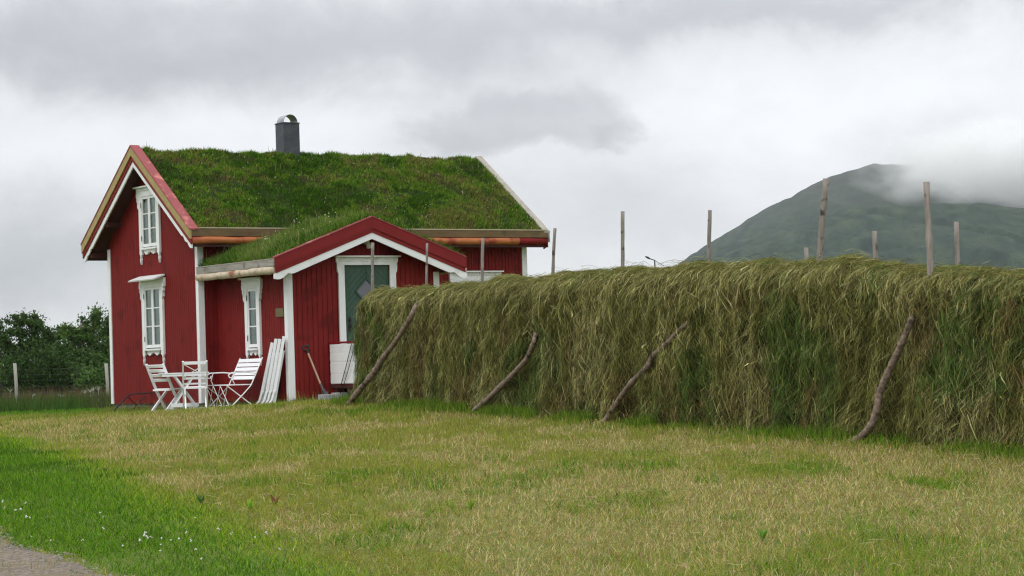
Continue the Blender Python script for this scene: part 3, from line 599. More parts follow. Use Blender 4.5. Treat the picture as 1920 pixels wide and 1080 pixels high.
# windows -------------------------------------------------------------
def window(cx, base, w, zb, zt, nsash, facing, hood, rows=3, fin=.2, sx=None):
    """local frame: x along wall, -y outward, z up, origin on wall at window centre"""
    fr = MB(); cw = .115 if nsash > 1 else .10; hw = w/2; d0, d1 = -.001, -.045
    ow = hw+cw
    for s in (-1, 1):
        fr.box(s*hw, s*ow, d0, d1, zb-.14, zt+.06)
        # pointed finial below
        fr.prism([(s*(ow-.01), zb-.14), (s*(ow-.03), zb-.20), (s*(ow-.01), zb-.24), (s*(ow-.035), zb-.34), (s*(ow-.06), zb-.24), (s*(ow-.05), zb-.20), (s*(ow-.085), zb-.14)], d0-.003, d1+.003, 'y')
        # ear brackets beside the head
        fr.prism([(s*ow, zt+.06), (s*(ow+.085), zt+.06), (s*(ow+.085), zt+.0), (s*(ow+.055), zt-.03), (s*(ow+.06), zt-.08), (s*(ow+.03), zt-.12), (s*(ow+.035), zt-.19), (s*ow, zt-.24)], d0-.002, d1-.01, 'y')
    fr.box(-ow-.085, ow+.085, d0, d1-.004, zt+.061, zt+.17)
    fr.box(-hw, hw, d0, d1-.002, zt, zt+.0605)
    # wavy apron
    n = 24; xs = np.linspace(-hw, hw, n+1); low = [zb-.10+.035*math.cos(x/hw*math.pi*2)+(.03 if abs(x) > .8*hw else 0)-.035*(1-abs(x/hw)) for x in xs]
    for i in range(n): fr.prism([(xs[i], zb-.02), (xs[i+1], zb-.02), (xs[i+1], low[i+1]), (xs[i], low[i])], d0, d1+.006, 'y')
    # dentils under the hood
    k = int((2*ow)/.055)
    for i in range(k): x = -ow+.02+i*(2*ow-.04)/k; fr.box(x, x+.028, d1-.004, d1-.028, zt+.115, zt+.168)
    o = fr.build('window', M['white'], house, loc=base, rot=(0, 0, facing))
    hd = MB(); e = ow+.10
    if hood > .1: hd.prism([(d1+.02, zt+.20), (d1-hood, zt+.12), (d1-hood-.012, zt+.145), (d1+.02, zt+.235)], -e, e, 'x')
    else: hd.box(-e, e, d1+.0, d1-.07, zt+.172, zt+.20)
    hd.build('hood', M['white'], o)
    sl = MB(); sl.box(-hw-.02, hw+.02, d1+.001, -.085, zb-.055, zb-.018); sl.build('sill', M['white'], o)
    swd = w/nsash
    for j in range(nsash):
        a = -hw+j*swd; b = a+swd; st = .042; m = MB(); f0, f1 = -.002, -.034
        m.box(a+.002, a+st, f0, f1, zb, zt-.002); m.box(b-st, b-.002, f0, f1, zb, zt-.002); m.box(a+st, b-st, f0, f1-.001, zb, zb+.06); m.box(a+st, b-st, f0, f1-.001, zt-.05, zt-.002)
        for r in range(1, rows): z = zb+.06+(zt-.05-zb-.06)*r/rows; m.box(a+st, b-st, f0-.004, f1+.002, z-.011, z+.011)
        s_ = m.build('sash', M['white'], o)
        m = MB(); m.box(a+st, b-st, -.012, -.016, zb+.06, zt-.05); m.build('pane', M['glass'], o)
    for z in (zb+.12, zt-.22): hg = MB(); hg.box(-hw-.012, -hw+.008, -.046, -.052, z, z+.10); hg.build('hinge', M['black'], o)
    inn = MB(); inn.box(-hw-.02, hw+.02, .061, .5, zb-.02, zt+.02); v = inn
    ob = v.build('interior', M['dark'], o); bm = bmesh.new(); bm.from_mesh(ob.data)
    bmesh.ops.delete(bm, geom=[f for f in bm.faces if f.normal.y < -.9], context='FACES'); bm.to_mesh(ob.data); bm.free()
    cu = []; Q = []; m_ = 40
    for (a, b) in ((-hw, -hw+.20*w), (.02, .02+.17*w), (hw-.07*w, hw)) if nsash > 1 else ((-hw, -hw+.34*w),):
        n0 = len(cu); 
        for i in range(m_+1):
            t = i/m_; x = a+(b-a)*t; y = .055+.018*math.sin(t*30)
            cu += [(x, y, zb), (x, y, zt)]
        Q += [(n0+2*i, n0+2*i+2, n0+2*i+3, n0+2*i+1) for i in range(m_)]
    np_obj('curtain', cu, Q, M['curtain'], o, smooth=True)
    return o
window(0, (0-.014, 1.93, 0), .70, 1.09, 2.27, 2, -math.pi/2, .22)['label'] = 'tall lower window with a jutting hood in the gable wall'
window(0, (0-.014, 1.97, 0), .66, 3.07, 4.06, 2, -math.pi/2, .06)['label'] = 'upper window under the gable peak'
window(0, (PX0-.014, -1.475, 0), .37, 1.01, 2.09, 1, -math.pi/2, .05)['label'] = 'narrow single window in the low wing'
window(0, (6.22, -.014, 0), .86, 1.06, 2.26, 2, 0, .06)['label'] = 'front window mostly hidden behind the hay'
# door -----------------------------------------------------------------
fr = MB(); y0, y1 = -PS-.015, -PS-.05; a0, a1, zt = 1.55, 2.52, 2.45
for s, a in ((-1, a0), (1, a1)):
    fr.box(a, a+s*.125, y0, y1, .33, zt+.0)
    fr.prism([(a+s*.125, zt+.14), (a+s*.175, zt+.14), (a+s*.17, zt+.06), (a+s*.15, zt+.03), (a+s*.155, zt-.04), (a+s*.145, zt-.12), (a+s*.125, zt-.15)], y0, y1-.008, 'y')
fr.box(a0-.125, a1+.125, y0, y1-.004, zt, zt+.14)
k = 34
for i in range(k):
    x = a0-.12+i*1.21/k; fr.prism([(x, zt+.06), (x+.018, zt+.06), (x+.03, zt+.12), (x+.012, zt+.12)], y1-.004, y1-.016, 'y')
fr.build('door_frame', M['white'], house)
mb = MB(); mb.box(a0-.20, a1+.20, y0-.02, y1-.075, zt+.142, zt+.168); mb.build('door_hood', M['white'], house)
def clip(poly, n, c):   # keep n.p <= c
    out = []
    for i in range(len(poly)):
        p, q = poly[i], poly[(i+1) % len(poly)]; dp = n[0]*p[0]+n[1]*p[1]-c; dq = n[0]*q[0]+n[1]*q[1]-c
        if dp <= 0: out.append(p)
        if dp*dq < 0: t = dp/(dp-dq); out.append((p[0]+(q[0]-p[0])*t, p[1]+(q[1]-p[1])*t))
    return out
dm = MB(); ax = (a0+a1)/2; dz = 1.97; dr = .235
dm.box(a0+.002, a1-.002, -PS+.02, -PS+.045, .34, zt-.002)
for s in (-1, 1):
    lo = a0+.004 if s < 0 else ax+.004; hi = ax-.004 if s < 0 else a1-.004
    for k in range(-12, 30):
        zc0 = .2+k*.125; zc1 = zc0+.118     # band: z + |x-ax|  between zc0, zc1
        poly = [(lo, .345), (hi, .345), (hi, zt-.06), (lo, zt-.06)]
        poly = clip(poly, (s, 1), zc1+s*ax); poly = clip(poly, (-s, -1), -(zc0+s*ax)) if poly else poly
        if len(poly) < 3: continue
        # keep clear of the diamond window: split in parts outside |x-ax|+|z-dz|<dr
        rest = poly; outs = []
        for n_, c_ in (((s, 1), dr+s*ax+dz), ((s, -1), dr+s*ax-dz)):
            o_ = clip(rest, (-n_[0], -n_[1]), -c_); 
            if len(o_) >= 3: outs.append(o_)
            rest = clip(rest, n_, c_)
            if len(rest) < 3: break
        for o_ in outs: dm.prism(o_, -PS+.019, -PS+.004, 'y')
dm.box(a0+.004, a1-.004, -PS+.019, -PS+.0035, zt-.057, zt-.004)
door = dm.build('door', M['green'], house, label='green door with chevron boards and a diamond pane')
mb = MB()
for p, q in (((ax-dr, dz), (ax, dz+dr)), ((ax, dz+dr), (ax+dr, dz)), ((ax+dr, dz), (ax, dz-dr)), ((ax, dz-dr), (ax-dr, dz))): mb.bar((p[0], -PS-.001, p[1]), (q[0], -PS-.001, q[1]), .025, .03)
mb.build('pane_moulding', M['green'], door)
mb = MB(); mb.prism([(ax-dr+.01, dz), (ax, dz+dr-.01), (ax+dr-.01, dz), (ax, dz-dr+.01)], -PS+.012, -PS+.006, 'y')
pm = mat('door_pane', (.07, .075, .09), (.09, .095, .115), (3, 3, 3), .08, 0, spec=.9); mb.build('pane', pm, door)
mb = MB(); hx = 1.66; mb.prism([(hx-.022, 1.24), (hx+.022, 1.24), (hx+.028, 1.32), (hx+.016, 1.40), (hx+.03, 1.46), (hx, 1.52), (hx-.03, 1.46), (hx-.016, 1.40), (hx-.028, 1.32)], -PS+.0, -PS-.014, 'y')
mb.tube([(hx, -PS-.01, 1.34), (hx, -PS-.06, 1.34), (hx+.03, -PS-.07, 1.34), (hx+.14, -PS-.07, 1.345)], .012, 8); mb.tube([(hx-.02, -PS-.02, 1.46), (hx, -PS-.035, 1.44), (hx+.02, -PS-.02, 1.46)], .008, 6); mb.build('handle', M['black'], door)
mb = MB(); mb.tube([(2.02, -PS-.0, 2.86), (2.02, -PS-.10, 2.86)], .035, 10); mb.tube([(1.98, -PS-.16, 2.93), (2.01, -PS-.13, 2.87), (2.06, -PS-.09, 2.77)], [.035, .042, .05], 14); mb.build('wall_lamp', M['lamp'], house, smooth=False)
mb = MB(); mb.box(PX0-.017, PX0-.03, -2.62, -2.33, 1.535, 1.69); mb.build('plaque', M['plaque'], house, bevel=.003)
# landing and side guard
mb = MB(); mb.box(1.2, 2.9, -3.95, -PS-.02, .22, .28)
for x in (1.28, 2.02, 2.8):
    for y in (-3.85, -2.9): mb.box(x-.05, x+.05, y-.05, y+.05, -.35, .22)
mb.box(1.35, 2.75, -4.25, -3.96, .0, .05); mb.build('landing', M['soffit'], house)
mb = MB(); gx = 1.25
mb.box(gx-.03, gx+.03, -PS-.02, -PS-.08, .1, 1.02); mb.box(gx-.03, gx+.03, -3.86, -3.92, .1, 1.02); mb.box(gx-.06, gx+.06, -3.96, -PS-.02, 1.02, 1.055); mb.box(gx-.02, gx+.02, -3.86, -PS-.08, .26, .30)
mb.build('railing', M['redtrim'], house, label='red framed guard beside the landing')
mb = MB(); n = 13
for i in range(n):
    y = -2.82-i*.078; w = .036
    prof = [(-1, .32), (-.55, .295), (0, .31), (.55, .295), (1, .32), (1, .46), (.62, .48), (1, .50), (1, .66), (.6, .69), (1, .72), (1, .84), (.65, .86), (1, .88), (1, .93), (.75, .945), (1, .96), (1, 1.01), (-1, 1.01), (-1, .96), (-.75, .945), (-1, .93), (-1, .88), (-.65, .86), (-1, .84), (-1, .72), (-.6, .69), (-1, .66), (-1, .50), (-.62, .48), (-1, .46)]
    mb.prism([(y+a*(w+.0015), z) for a, z in prof], gx-.056, gx-.030, 'x')
mb.build('railing_panel', M['white'], house, label='white fretwork panel of the guard')
mb = MB(); mb.tube([(gx-.08, -3.60, 1.0), (gx-.09, -3.4, .6), (gx-.08, -3.2, .3), (gx-.07, -3.12, .05)], .008, 5); mb.tube([(gx-.08, -3.66, .9), (gx-.10, -3.5, .55), (gx-.08, -3.3, .3), (gx-.07, -3.2, .02)], .007, 5); mb.build('cable', M['black'], house)

# ================================================================== HAY RACKS
def rackP(s, q, z): p = HA+HD*s+HN*q; return (p[0], p[1], z)
rack = empty('hay_rack', (HA[0], HA[1], float(gz(*HA))), 0, 'long rack of weathered upright poles, slanting props and wires carrying the wall of hay', 'hay rack')
def wpart(mb, name, m, parent, **k):
    off = parent.location; mb.v = [(a-off.x, b-off.y, c-off.z) for a, b, c in mb.v]; return mb.build(name, m, parent, **k)
def wobble(a, b, n, amp, seed):
    a = np.array(a); b = np.array(b); rs = np.random.RandomState(seed); out = []
    ph = rs.uniform(0, 6, 4)
    for i in range(n):
        t = i/(n-1); p = a*(1-t)+b*t; e = math.sin(math.pi*t)**.5 if 0 < t < 1 else 0
        out.append(p+np.array([math.sin(t*5+ph[0])+.5*math.sin(t*13+ph[1]), math.sin(t*6+ph[2]), 0])*amp*(.4+.6*e))
    return out
posts = [((699, 455), (699, 560), .030, 0), ((801, 456), (799, 560), .022, .0), ((906, 446), (904, 560), .028, 0), ((1041, 428), (1034, 560), .027, 0), ((1168, 396), (1168, 560), .030, 0), ((1331, 394), (1327, 560), .030, 0),
         ((1549, 335), (1537, 500), .042, 0), ((1738, 341), (1746, 520), .042, .12)]
for i, (tp, bt, r, off) in enumerate(posts):
    s1_, z1_ = hplane(*tp, off=off); s0_, z0_ = hplane(*bt, off=off); k = (z1_-z0_); dsl = (s1_-s0_)/k
    g = rackP(s0_, off, 0); zg = float(gz(g[0], g[1]))-.3; sb = s0_-dsl*(z0_-zg)
    pp = wobble(rackP(sb, off, zg), rackP(s1_, off, z1_), 22, .007, i+5); rr = [r*.84*(1.15-.25*t)*(1+random.uniform(-.10, .10)) for t in np.linspace(0, 1, 22)]
    m = MB(); m.tube(pp, rr, 10, .05)
    wpart(m, 'post', M['poletop'], rack, smooth=True)
for s, off in ((HLEN-1.9, 0), (HLEN-.4, 0)):
    g = rackP(s, off, 0); m = MB(); m.tube(wobble((g[0], g[1], float(gz(g[0], g[1]))-.3), (g[0]+.03, g[1], float(htop(s))+.55), 14, .012, int(s*7)), .04, 10, .05); wpart(m, 'post', M['poletop'], rack, smooth=True)
m = MB()
for k in range(5):
    pts = []
    for s in np.linspace(.1, HLEN, 16): g = rackP(s, 0, 0); zg = float(gz(g[0], g[1])); pts.append(rackP(s, 0, zg+(float(htop(s))-zg-.12)*(k+1)/5))
    m.tube(pts, .004, 5)
wpart(m, 'wire', M['wire'], rack)
# slanting props: photo points foot -> top with bends
props = [([(650, 763), (672, 734), (700, 700), (715, 676), (742, 640), (765, 604), (776, 582)], .040, 1.15),
         ([(893, 768), (918, 745), (945, 719), (962, 702), (985, 676), (999, 648), (1003, 634)], .036, 1.1),
         ([(1138, 784), (1150, 765), (1183, 719), (1212, 690), (1224, 668), (1252, 643), (1275, 619), (1292, 604)], .032, 1.0),
         ([(1610, 822), (1632, 800), (1645, 765), (1650, 735), (1665, 700), (1688, 650), (1700, 622), (1708, 602)], .036, 1.0)]
prp = []
for i, (pts, r, k) in enumerate(props):
    foot = at(*pts[0]); qf = min(1.1, max(.55, float((foot[:2]-HA)@HN))); out = []
    pts = pts+[tuple(np.array(pts[-1])+(np.array(pts[-1])-np.array(pts[-2]))*1.3)]; n = len(pts)
    for j, p in enumerate(pts):
        t = j/(n-2); q = qf*(1-t)+.40*t if j < n-1 else .12
        s_, z_ = hplane(*p, off=q); out.append(np.array(rackP(s_, q, z_)))
        if j < n-1: prp.append((i, z_, s_, q))
    out[0] = out[0]+(out[0]-out[1])/np.linalg.norm(out[0]-out[1])*.08
    # resample (Catmull-Rom)
    fine = []
    for j in range(len(out)-1):
        p0, p1, p2, p3 = out[max(j-1, 0)], out[j], out[j+1], out[min(j+2, len(out)-1)]
        for t in np.linspace(0, 1, 9, endpoint=False): fine.append(.5*((2*p1)+(-p0+p2)*t+(2*p0-5*p1+4*p2-p3)*t*t+(-p0+3*p1-3*p2+p3)*t**3))
    fine.append(out[-1]); rr = [r*(1.15-.3*t)*(1+random.uniform(-.05, .05)+(.22 if random.random() < .09 else 0)) for t in np.linspace(0, 1, len(fine))]
    m = MB(); m.tube(fine, rr, 12, .09)
    if i == 0: m.tube([fine[-10], fine[-10]+np.array([.10, -.02, .10]), fine[-10]+np.array([.28, .0, .21])], [.02, .015, .008], 6)
    wpart(m, 'prop', M['bark'], rack, smooth=True)
# second rack behind: three pole tops in view
rk2 = empty('hay_rack', (HA[0]+2.5, HA[1]-1, float(gz(HA[0]+2.5, HA[1]-1))), 0, 'bare thinner poles of a second rack showing just behind the hay at the right', 'hay rack')
for (tx, ty, bx) in ((1511, 464, 1510), (1640, 433, 1639), (1793, 416, 1795)):
    o2 = -1.8; s1_, z1_ = hplane(tx, ty, off=o2); s0_, _ = hplane(bx, 520, off=o2); g = rackP(s0_, o2, 0); zg = float(gz(g[0], g[1]))-.2
    m = MB(); m.tube(wobble((g[0], g[1], zg), rackP(s1_, o2, z1_), 16, .006, tx), .028, 9, .06); wpart(m, 'post', M['poletop'], rk2, smooth=True)
m = MB()
for z in (.6, 1.0, 1.4): m.tube([rackP(s, -1.8, float(gz(*rackP(s, -1.8, 0)[:2]))+z) for s in np.linspace(6.5, HLEN, 8)], .003, 4)
wpart(m, 'wire', M['wire'], rk2)

def hay():
    # racetrack path: back side (t<0), rounded left end, front (t>0)
    capL = .75
    def frame(t):
        """t in [-HLEN-capL/2 .. HLEN+capL/2]: returns centre s, outward normal"""
        th = np.clip(t/(capL/2), -1, 1)*np.pi/2        # -90deg back ... +90deg front
        s = np.maximum(np.abs(t)-capL/2, 0); n2 = np.sin(th)[:, None]*HN[None]-np.cos(th)[:, None]*HD[None]
        return s, n2
    def surf(t, q):
        s, n2 = frame(t); c = HA[None]+HD[None]*s[:, None]; zg = gz(c[:, 0]+n2[:, 0]*.3, c[:, 1]+n2[:, 1]*.3)
        top = htop(s)+.07*(fbm(s*2.5, s*0, 5)-.5)+.08*(fbm(s*6, s*0, 171, 3)-.5); zb = zg-.02+.16*(fbm(t*2.1, t*0+4, 15)-.3)
        prof = .24*np.sqrt(np.clip(1-(1-np.clip(q/.16, 0, 1))**2, 0, 1))+.10*np.clip(q, 0, 1)
        f1 = fbm(t*1.7+q*.25, q*1.0, 101, 3)-.5; f2 = fbm(t*6+q*.9, q*1.8, 111, 3)-.5; f3 = fbm(t*17, q*5, 121, 2)-.5
        tier = np.mod(q*4.3+1.1*fbm(t*1.1, t*0, 66)+.5*f2, 1.0); k = np.clip(q/.12, 0, 1)
        d = prof*(1-.35*np.exp(-(t/.7)**2))+k*(.24*f1+.24*f2+.10*f3+.028*(tier**1.5)-.01)
        d = d*np.sqrt(np.clip((HLEN-s)/.45, 0, 1))
        f4 = fbm(t*8, q*15, 127, 3)-.5; d = d+k*.13*f4
        z = top+(zb-top)*q+.05*(f2)*(1-k)
        for pi in range(4):
            pz = np.array([p[1] for p in prp if p[0] == pi]); ps = np.array([p[2] for p in prp if p[0] == pi]); pq = np.array([p[3] for p in prp if p[0] == pi])
            w = np.exp(-((s-np.interp(z, pz, ps))/.16)**2)*(t > 0)*np.clip((pz[-1]+.04-z)/.08, 0, 1); d = d*(1-w)+np.minimum(d, np.interp(z, pz, pq)-.10)*w
        P = np.concatenate([c+n2*np.maximum(d, .02)[:, None], z[:, None]], 1); return P, n2, s
    T0 = -(HLEN+capL/2); T1 = HLEN+capL/2
    tt = np.arange(T0, T1, .06); qq = np.concatenate([np.linspace(0, .2, 9)[:-1], np.linspace(.2, 1, 34)]); T, Qm = np.meshgrid(tt, qq)
    P, n2, _ = surf(T.ravel(), Qm.ravel()); P[:, :2] -= n2*.05; P[:, 2] -= .02*(Qm.ravel() < .1)
    nt, nq = len(tt), len(qq); i = (np.arange(nq-1)[:, None]*nt+np.arange(nt-1)[None]).ravel()
    parts = [(P, np.stack([i, i+1, i+nt+1, i+nt], 1), np.tile([[.028, .026, .010]], (len(P), 1)))]  # core mesh coloured near black to imitate shade in gaps between strands
    HC = np.array([(.142, .155, .036), (.225, .21, .062), (.095, .155, .034), (.42, .39, .17), (.18, .12, .05), (.055, .052, .02), (.48, .44, .22)])
    def strands(n, t, q, L0, wd, out=.05, wild=.0, lk=None):
        K = 4; P0, n2, s = surf(t, q)
        # patch-driven colour
        g = fbm(t*1.3+30, q*2.0, 131, 4); b = fbm(t*2.1+60, q*2.6, 141, 4); yl = fbm(t*1.1+90, q*1.0, 151, 3)
        r = rng.random(n); idx = rng.choice([0, 1, 3], n, p=[.46, .42, .12])
        idx = np.where((g > .58) & (r < .6), 2, idx); idx = np.where((b > .62) & (r < .4), 4, idx); idx = np.where((r > .74), 5, idx); idx = np.where(r > .975, 6, idx)
        idx = np.where((yl > .60) & (r < .3), 3, idx); idx = np.where((q < .12) & (r < .35), rng.choice([1, 3], n), idx)
        c = np.clip(mixc(HC, idx, .5)*1.12, 0, .8)
        L = L0*rng.gamma(3, .33, n); height = htop(s)+.8
        # direction field: mostly straight down, combed sideways by low-frequency noise
        sw = (fbm(t*1.9+7, q*2.3, 161, 3)-.5)*1.6+rng.normal(0, .16+wild, n)
        if lk is not None: sw = sw+lk[0]
        side3 = np.concatenate([np.stack([-n2[:, 1], n2[:, 0]], 1), np.zeros((n, 1))], 1); N3 = np.concatenate([n2, np.zeros((n, 1))], 1)
        ph = rng.uniform(0, 6.28, n); am = rng.normal(0, 1, n)*.012; o0 = rng.uniform(0, out, n)+(0 if lk is None else lk[1]); fl = rng.normal(0, .05, n)
        B1, _, _ = surf(t+sw*L*.55, np.minimum(q+L/1.85, 1.03)); Bm, _, _ = surf(t+sw*L*.3, np.minimum(q+L*.5/1.85, 1.03))
        pts = []
        for k in range(K):
            u = k/(K-1); lin = P0*(1-u)+B1*u; bl = .35*math.sin(math.pi*u)
            B = lin+(Bm-(P0+B1)*.5)*bl*1.2+N3*(o0*(.35+.65*math.sin(math.pi*(.25+.6*u)))+fl*u*u)[:, None]+side3*(am*math.sin(u*3.1))[:, None]
            if k in (1, 2): B = B+rng.normal(0, .005, (n, 3))
            pts.append(B)
        A = np.stack(pts, 1); a = rng.uniform(-1.1, 1.1, n); sd = side3*np.cos(a)[:, None]+N3*np.sin(a)[:, None]
        return ribbons(A, sd, wd*(rng.uniform(.6, 1.3, n)), [.8, 1, .9, .4], c)
    n = 170000; t = rng.uniform(-.35, T1, n); q = rng.random(n)**.9*.97; parts.append(strands(n, t, q, .10, .0044, .05, .9))
    nl = 9500; per = 17; lt = rng.uniform(-.35, T1, nl); lq = rng.random(nl)*.92; ls = rng.normal(0, .7, nl); lo = rng.uniform(0, .09, nl); r_ = np.repeat(np.arange(nl), per); n = len(r_); wl = rng.uniform(.012, .04, nl)
    parts.append(strands(n, lt[r_]+rng.normal(0, 1, n)*wl[r_], np.clip(lq[r_]+rng.normal(0, .02, n), 0, .97), .145, .0042, .035, .36, lk=(ls[r_], lo[r_])))
    n = 12000; t = rng.uniform(-.3, T1, n); q = rng.random(n)*.9; parts.append(strands(n, t, q, .2, .0045, .10, 2.0))
    n = 26000; t = rng.uniform(T0, -.3, n); q = rng.random(n)**.9*.97; parts.append(strands(n, t, q, .35, .012))
    n = 4200; t = rng.uniform(-.3, T1, n); q = rng.random(n)*.95; parts.append(strands(n, t, q, .06, .016, .10, 1.5))
    # strands thrown over the crest
    n = 34000; s = rng.uniform(-.05, HLEN, n); K = 7; c2 = HA[None]+HD[None]*s[:, None]; z0 = htop(np.maximum(s, 0))+.07*(fbm(s*2.5, s*0, 5)-.5)+.09*(fbm(s*6, s*0, 171, 3)-.5)
    ce = rng.normal(.03, .11, n); sp = rng.uniform(.01, .10, n)*rng.choice([-1, 1], n); dr = rng.normal(0, .13, n); rise = rng.uniform(-.02, .05, n)+(rng.random(n) < .04)*rng.uniform(0, .08, n)
    pts = []
    for k in range(K):
        u = -1+2*k/(K-1); o = ce+sp*u; z = z0+rise-(1.5*np.abs(o)**1.8+.8*np.maximum(np.abs(o)-.14, 0))+.012*np.sin(u*4+s*40)
        p2 = c2+HN[None]*o[:, None]+HD[None]*(dr*u)[:, None]; pts.append(np.concatenate([p2, z[:, None]], 1))
    A = np.stack(pts, 1); a = rng.uniform(0, 6.28, n); sd = np.stack([np.cos(a)*HD[0], np.cos(a)*HD[1], np.sin(a)], 1)
    parts.append(ribbons(A, sd, rng.uniform(.003, .0055, n), [.3, .8, 1, 1, 1, .8, .2], mixc(HC, rng.choice([0, 1, 2, 3, 5, 6], n, p=[.28, .33, .12, .18, .05, .04]), .3)))
    # stray stalks standing off the top
    n = 420; s = rng.uniform(0, HLEN, n); c2 = HA[None]+HD[None]*s[:, None]; A = []; d = rng.normal(0, 1, (n, 3)); d[:, 2] = np.abs(d[:, 2])*.5+.1; d /= np.linalg.norm(d, axis=1)[:, None]; l = rng.uniform(.06, .22, n)
    P0 = np.stack([c2[:, 0], c2[:, 1], htop(s)], 1); t = np.linspace(0, 1, 4); A = P0[:, None]+d[:, None]*(l[:, None]*t)[..., None]; A[:, :, 2] -= (l[:, None]*t**2*.55)
    parts.append(ribbons(A, np.tile([HD[0], HD[1], 0], (n, 1)), np.full(n, .0045), [1, 1, .8, .3], mixc(HC, rng.choice([1, 3, 2, 6], n))))
    V, Q, C = join(parts); o = np_obj('hay', V, Q, M['hay'], C=C); setp(o, 'long wall of green brown hay hung over the wires of the drying rack', 'hay')
hay()

# ================================================================== FURNITURE
def frame_at(px, Y, dz=0): d = raydir(px, 730); X = d[0]/d[1]*Y; return (X, Y, float(gz(X, Y))+dz)
def folding_chair(name, loc, rz, back, label):
    t = empty(name, loc, rz, label, 'chair', 'white folding chairs around the garden table'); w = .21; m = M['whitechair']
    for s in (-1, 1):
        b = MB(); b.bar((s*w, -.30, .90), (s*w, -.05, .40), .028, .045, (0, 1, 0)); b.bar((s*w, -.05, .40), (s*w, .21, .0), .028, .045, (0, 1, 0)); b.build('back_leg', m, t)
        b = MB(); b.bar((s*(w-.03), .20, .43), (s*(w-.03), -.26, .0), .026, .042, (0, 1, 0)); b.build('cross_leg', m, t)
    b = MB()
    for k in range(5): y = -.12+k*.082; b.box(-w+.035, w-.035, y, y+.062, .435, .452)
    b.bar((-w, .19, .425), (w, .19, .425), .04, .03); b.bar((-w, -.13, .425), (w, -.13, .425), .04, .03); b.build('seat', m, t)
    b = MB(); P = lambda z: -.30+(.90-z)*.5
    if back == 'slats':
        for z in (.86, .775, .69, .605): b.bar((-w, P(z)+.012, z), (w, P(z)+.012, z), .016, .055, (0, -.5, 1))
    else:
        b.bar((-w, P(.87), .87), (w, P(.87), .87), .02, .055); b.bar((-w, P(.60), .60), (w, P(.60), .60), .02, .045)
        b.bar((-w+.01, P(.85), .85), (w-.01, P(.62), .62), .016, .038, (0, 1, 0)); b.bar((w-.01, P(.85)+.003, .85), (-w+.01, P(.62)+.003, .62), .016, .038, (0, 1, 0)); b.bar((-w, P(.50), .50), (w, P(.50), .50), .016, .03)
    b.build('backrest', m, t)
    b = MB(); b.bar((-w, .17, .06), (w, .17, .06), .02, .03); b.build('stretcher', m, t); b = MB(); b.bar((-w+.03, -.22, .04), (w-.03, -.22, .04), .02, .03); b.build('stretcher', m, t)
    return t
folding_chair('folding_chair', frame_at(313, 41.6), R(-36), 'slats', 'white folding chair with slatted back, leftmost by the gable wall')
folding_chair('folding_chair', frame_at(366, 40.9), R(9), 'cross', 'white folding chair with a crossed back, in front of the white corner board')
def table():
    p = frame_at(338, 41.3); t = empty('garden_table', (p[0], p[1], p[2]), R(12), 'white slatted folding table between the two folding chairs', 'table'); m = M['whitechair']
    b = MB()
    for k in range(7): y = -.31+k*.09; b.box(-.37, .50, y, y+.078, .70, .72)
    b.box(-.34, .46, -.30, -.27, .655, .699); b.box(-.34, .46, .27, .30, .655, .699); b.build('tabletop', m, t)
    for s in (-1, 1):
        b = MB(); b.bar((-.16+.06, s*.25, .66), (.34, s*.25, 0), .03, .045, (0, 1, 0)); b.build('leg', m, t)
        b = MB(); b.bar((.24, s*.215, .66), (-.22, s*.215, 0), .03, .045, (0, 1, 0)); b.build('leg', m, t)
    b = MB(); b.box(-.19, .31, -.25, -.232, .10, .17); b.build('stretcher', m, t)
    for q in ((-.17, .06), (.30, .06), (.06, .33)): b = MB(); b.bar((q[0], -.22, q[1]), (q[0], .22, q[1]), .03, .03); b.build('stretcher', m, t)
table()
def bench():
    p = frame_at(430, 41.2); t = empty('garden_bench', (p[0], p[1], p[2]), R(118), 'white slatted folding bench with curled iron arms, right of the table', 'bench'); m = M['whitechair']; w = .55
    # x = width, +y = forwards
    b = MB()
    for k in range(5): z = .56+k*.077; y = -.27-k*.036; b.bar((-w, y, z), (w, y, z), .014, .066, (0, -.45, 1))
    b.build('backrest', m, t)
    b = MB()
    for k in range(7): y = -.20+k*.065; b.bar((-w, y, .44), (w, y, .44), .05, .016)
    b.build('seat', m, t)
    for s in (-1, 1):
        b = MB(); b.tube([(s*w, -.44, .92), (s*w, -.30, .62), (s*w, -.20, .42), (s*w, -.05, .27), (s*w, .22, .02)], .011, 6); b.build('back_frame', m, t)
        b = MB(); b.tube([(s*(w-.02), .26, .44), (s*(w-.02), .0, .24), (s*(w-.02), -.30, .01)], .011, 6); b.build('cross_leg', m, t)
        b = MB(); b.tube([(s*w, -.30, .64), (s*w, -.1, .665), (s*w, .16, .66), (s*w, .22, .62), (s*w, .20, .57), (s*w, .15, .57), (s*w, .14, .61)], .013, 6); b.tube([(s*w, .10, .65), (s*w, .14, .52), (s*w, .10, .44)], .008, 6); b.build('armrest', m, t)
    for x0 in (-.36, 0, .36):
        b = MB(); b.tube([(x0-.17, .24, .42), (x0+.17, .20, .03)], .007, 5); b.tube([(x0+.17, .24, .42), (x0-.17, .20, .03)], .007, 5)
        b.tube([(x0-.17+.34*i/8, .20, .03+.05*math.sin(math.pi*i/8)) for i in range(9)], .007, 5); b.build('brace', m, t)
bench()
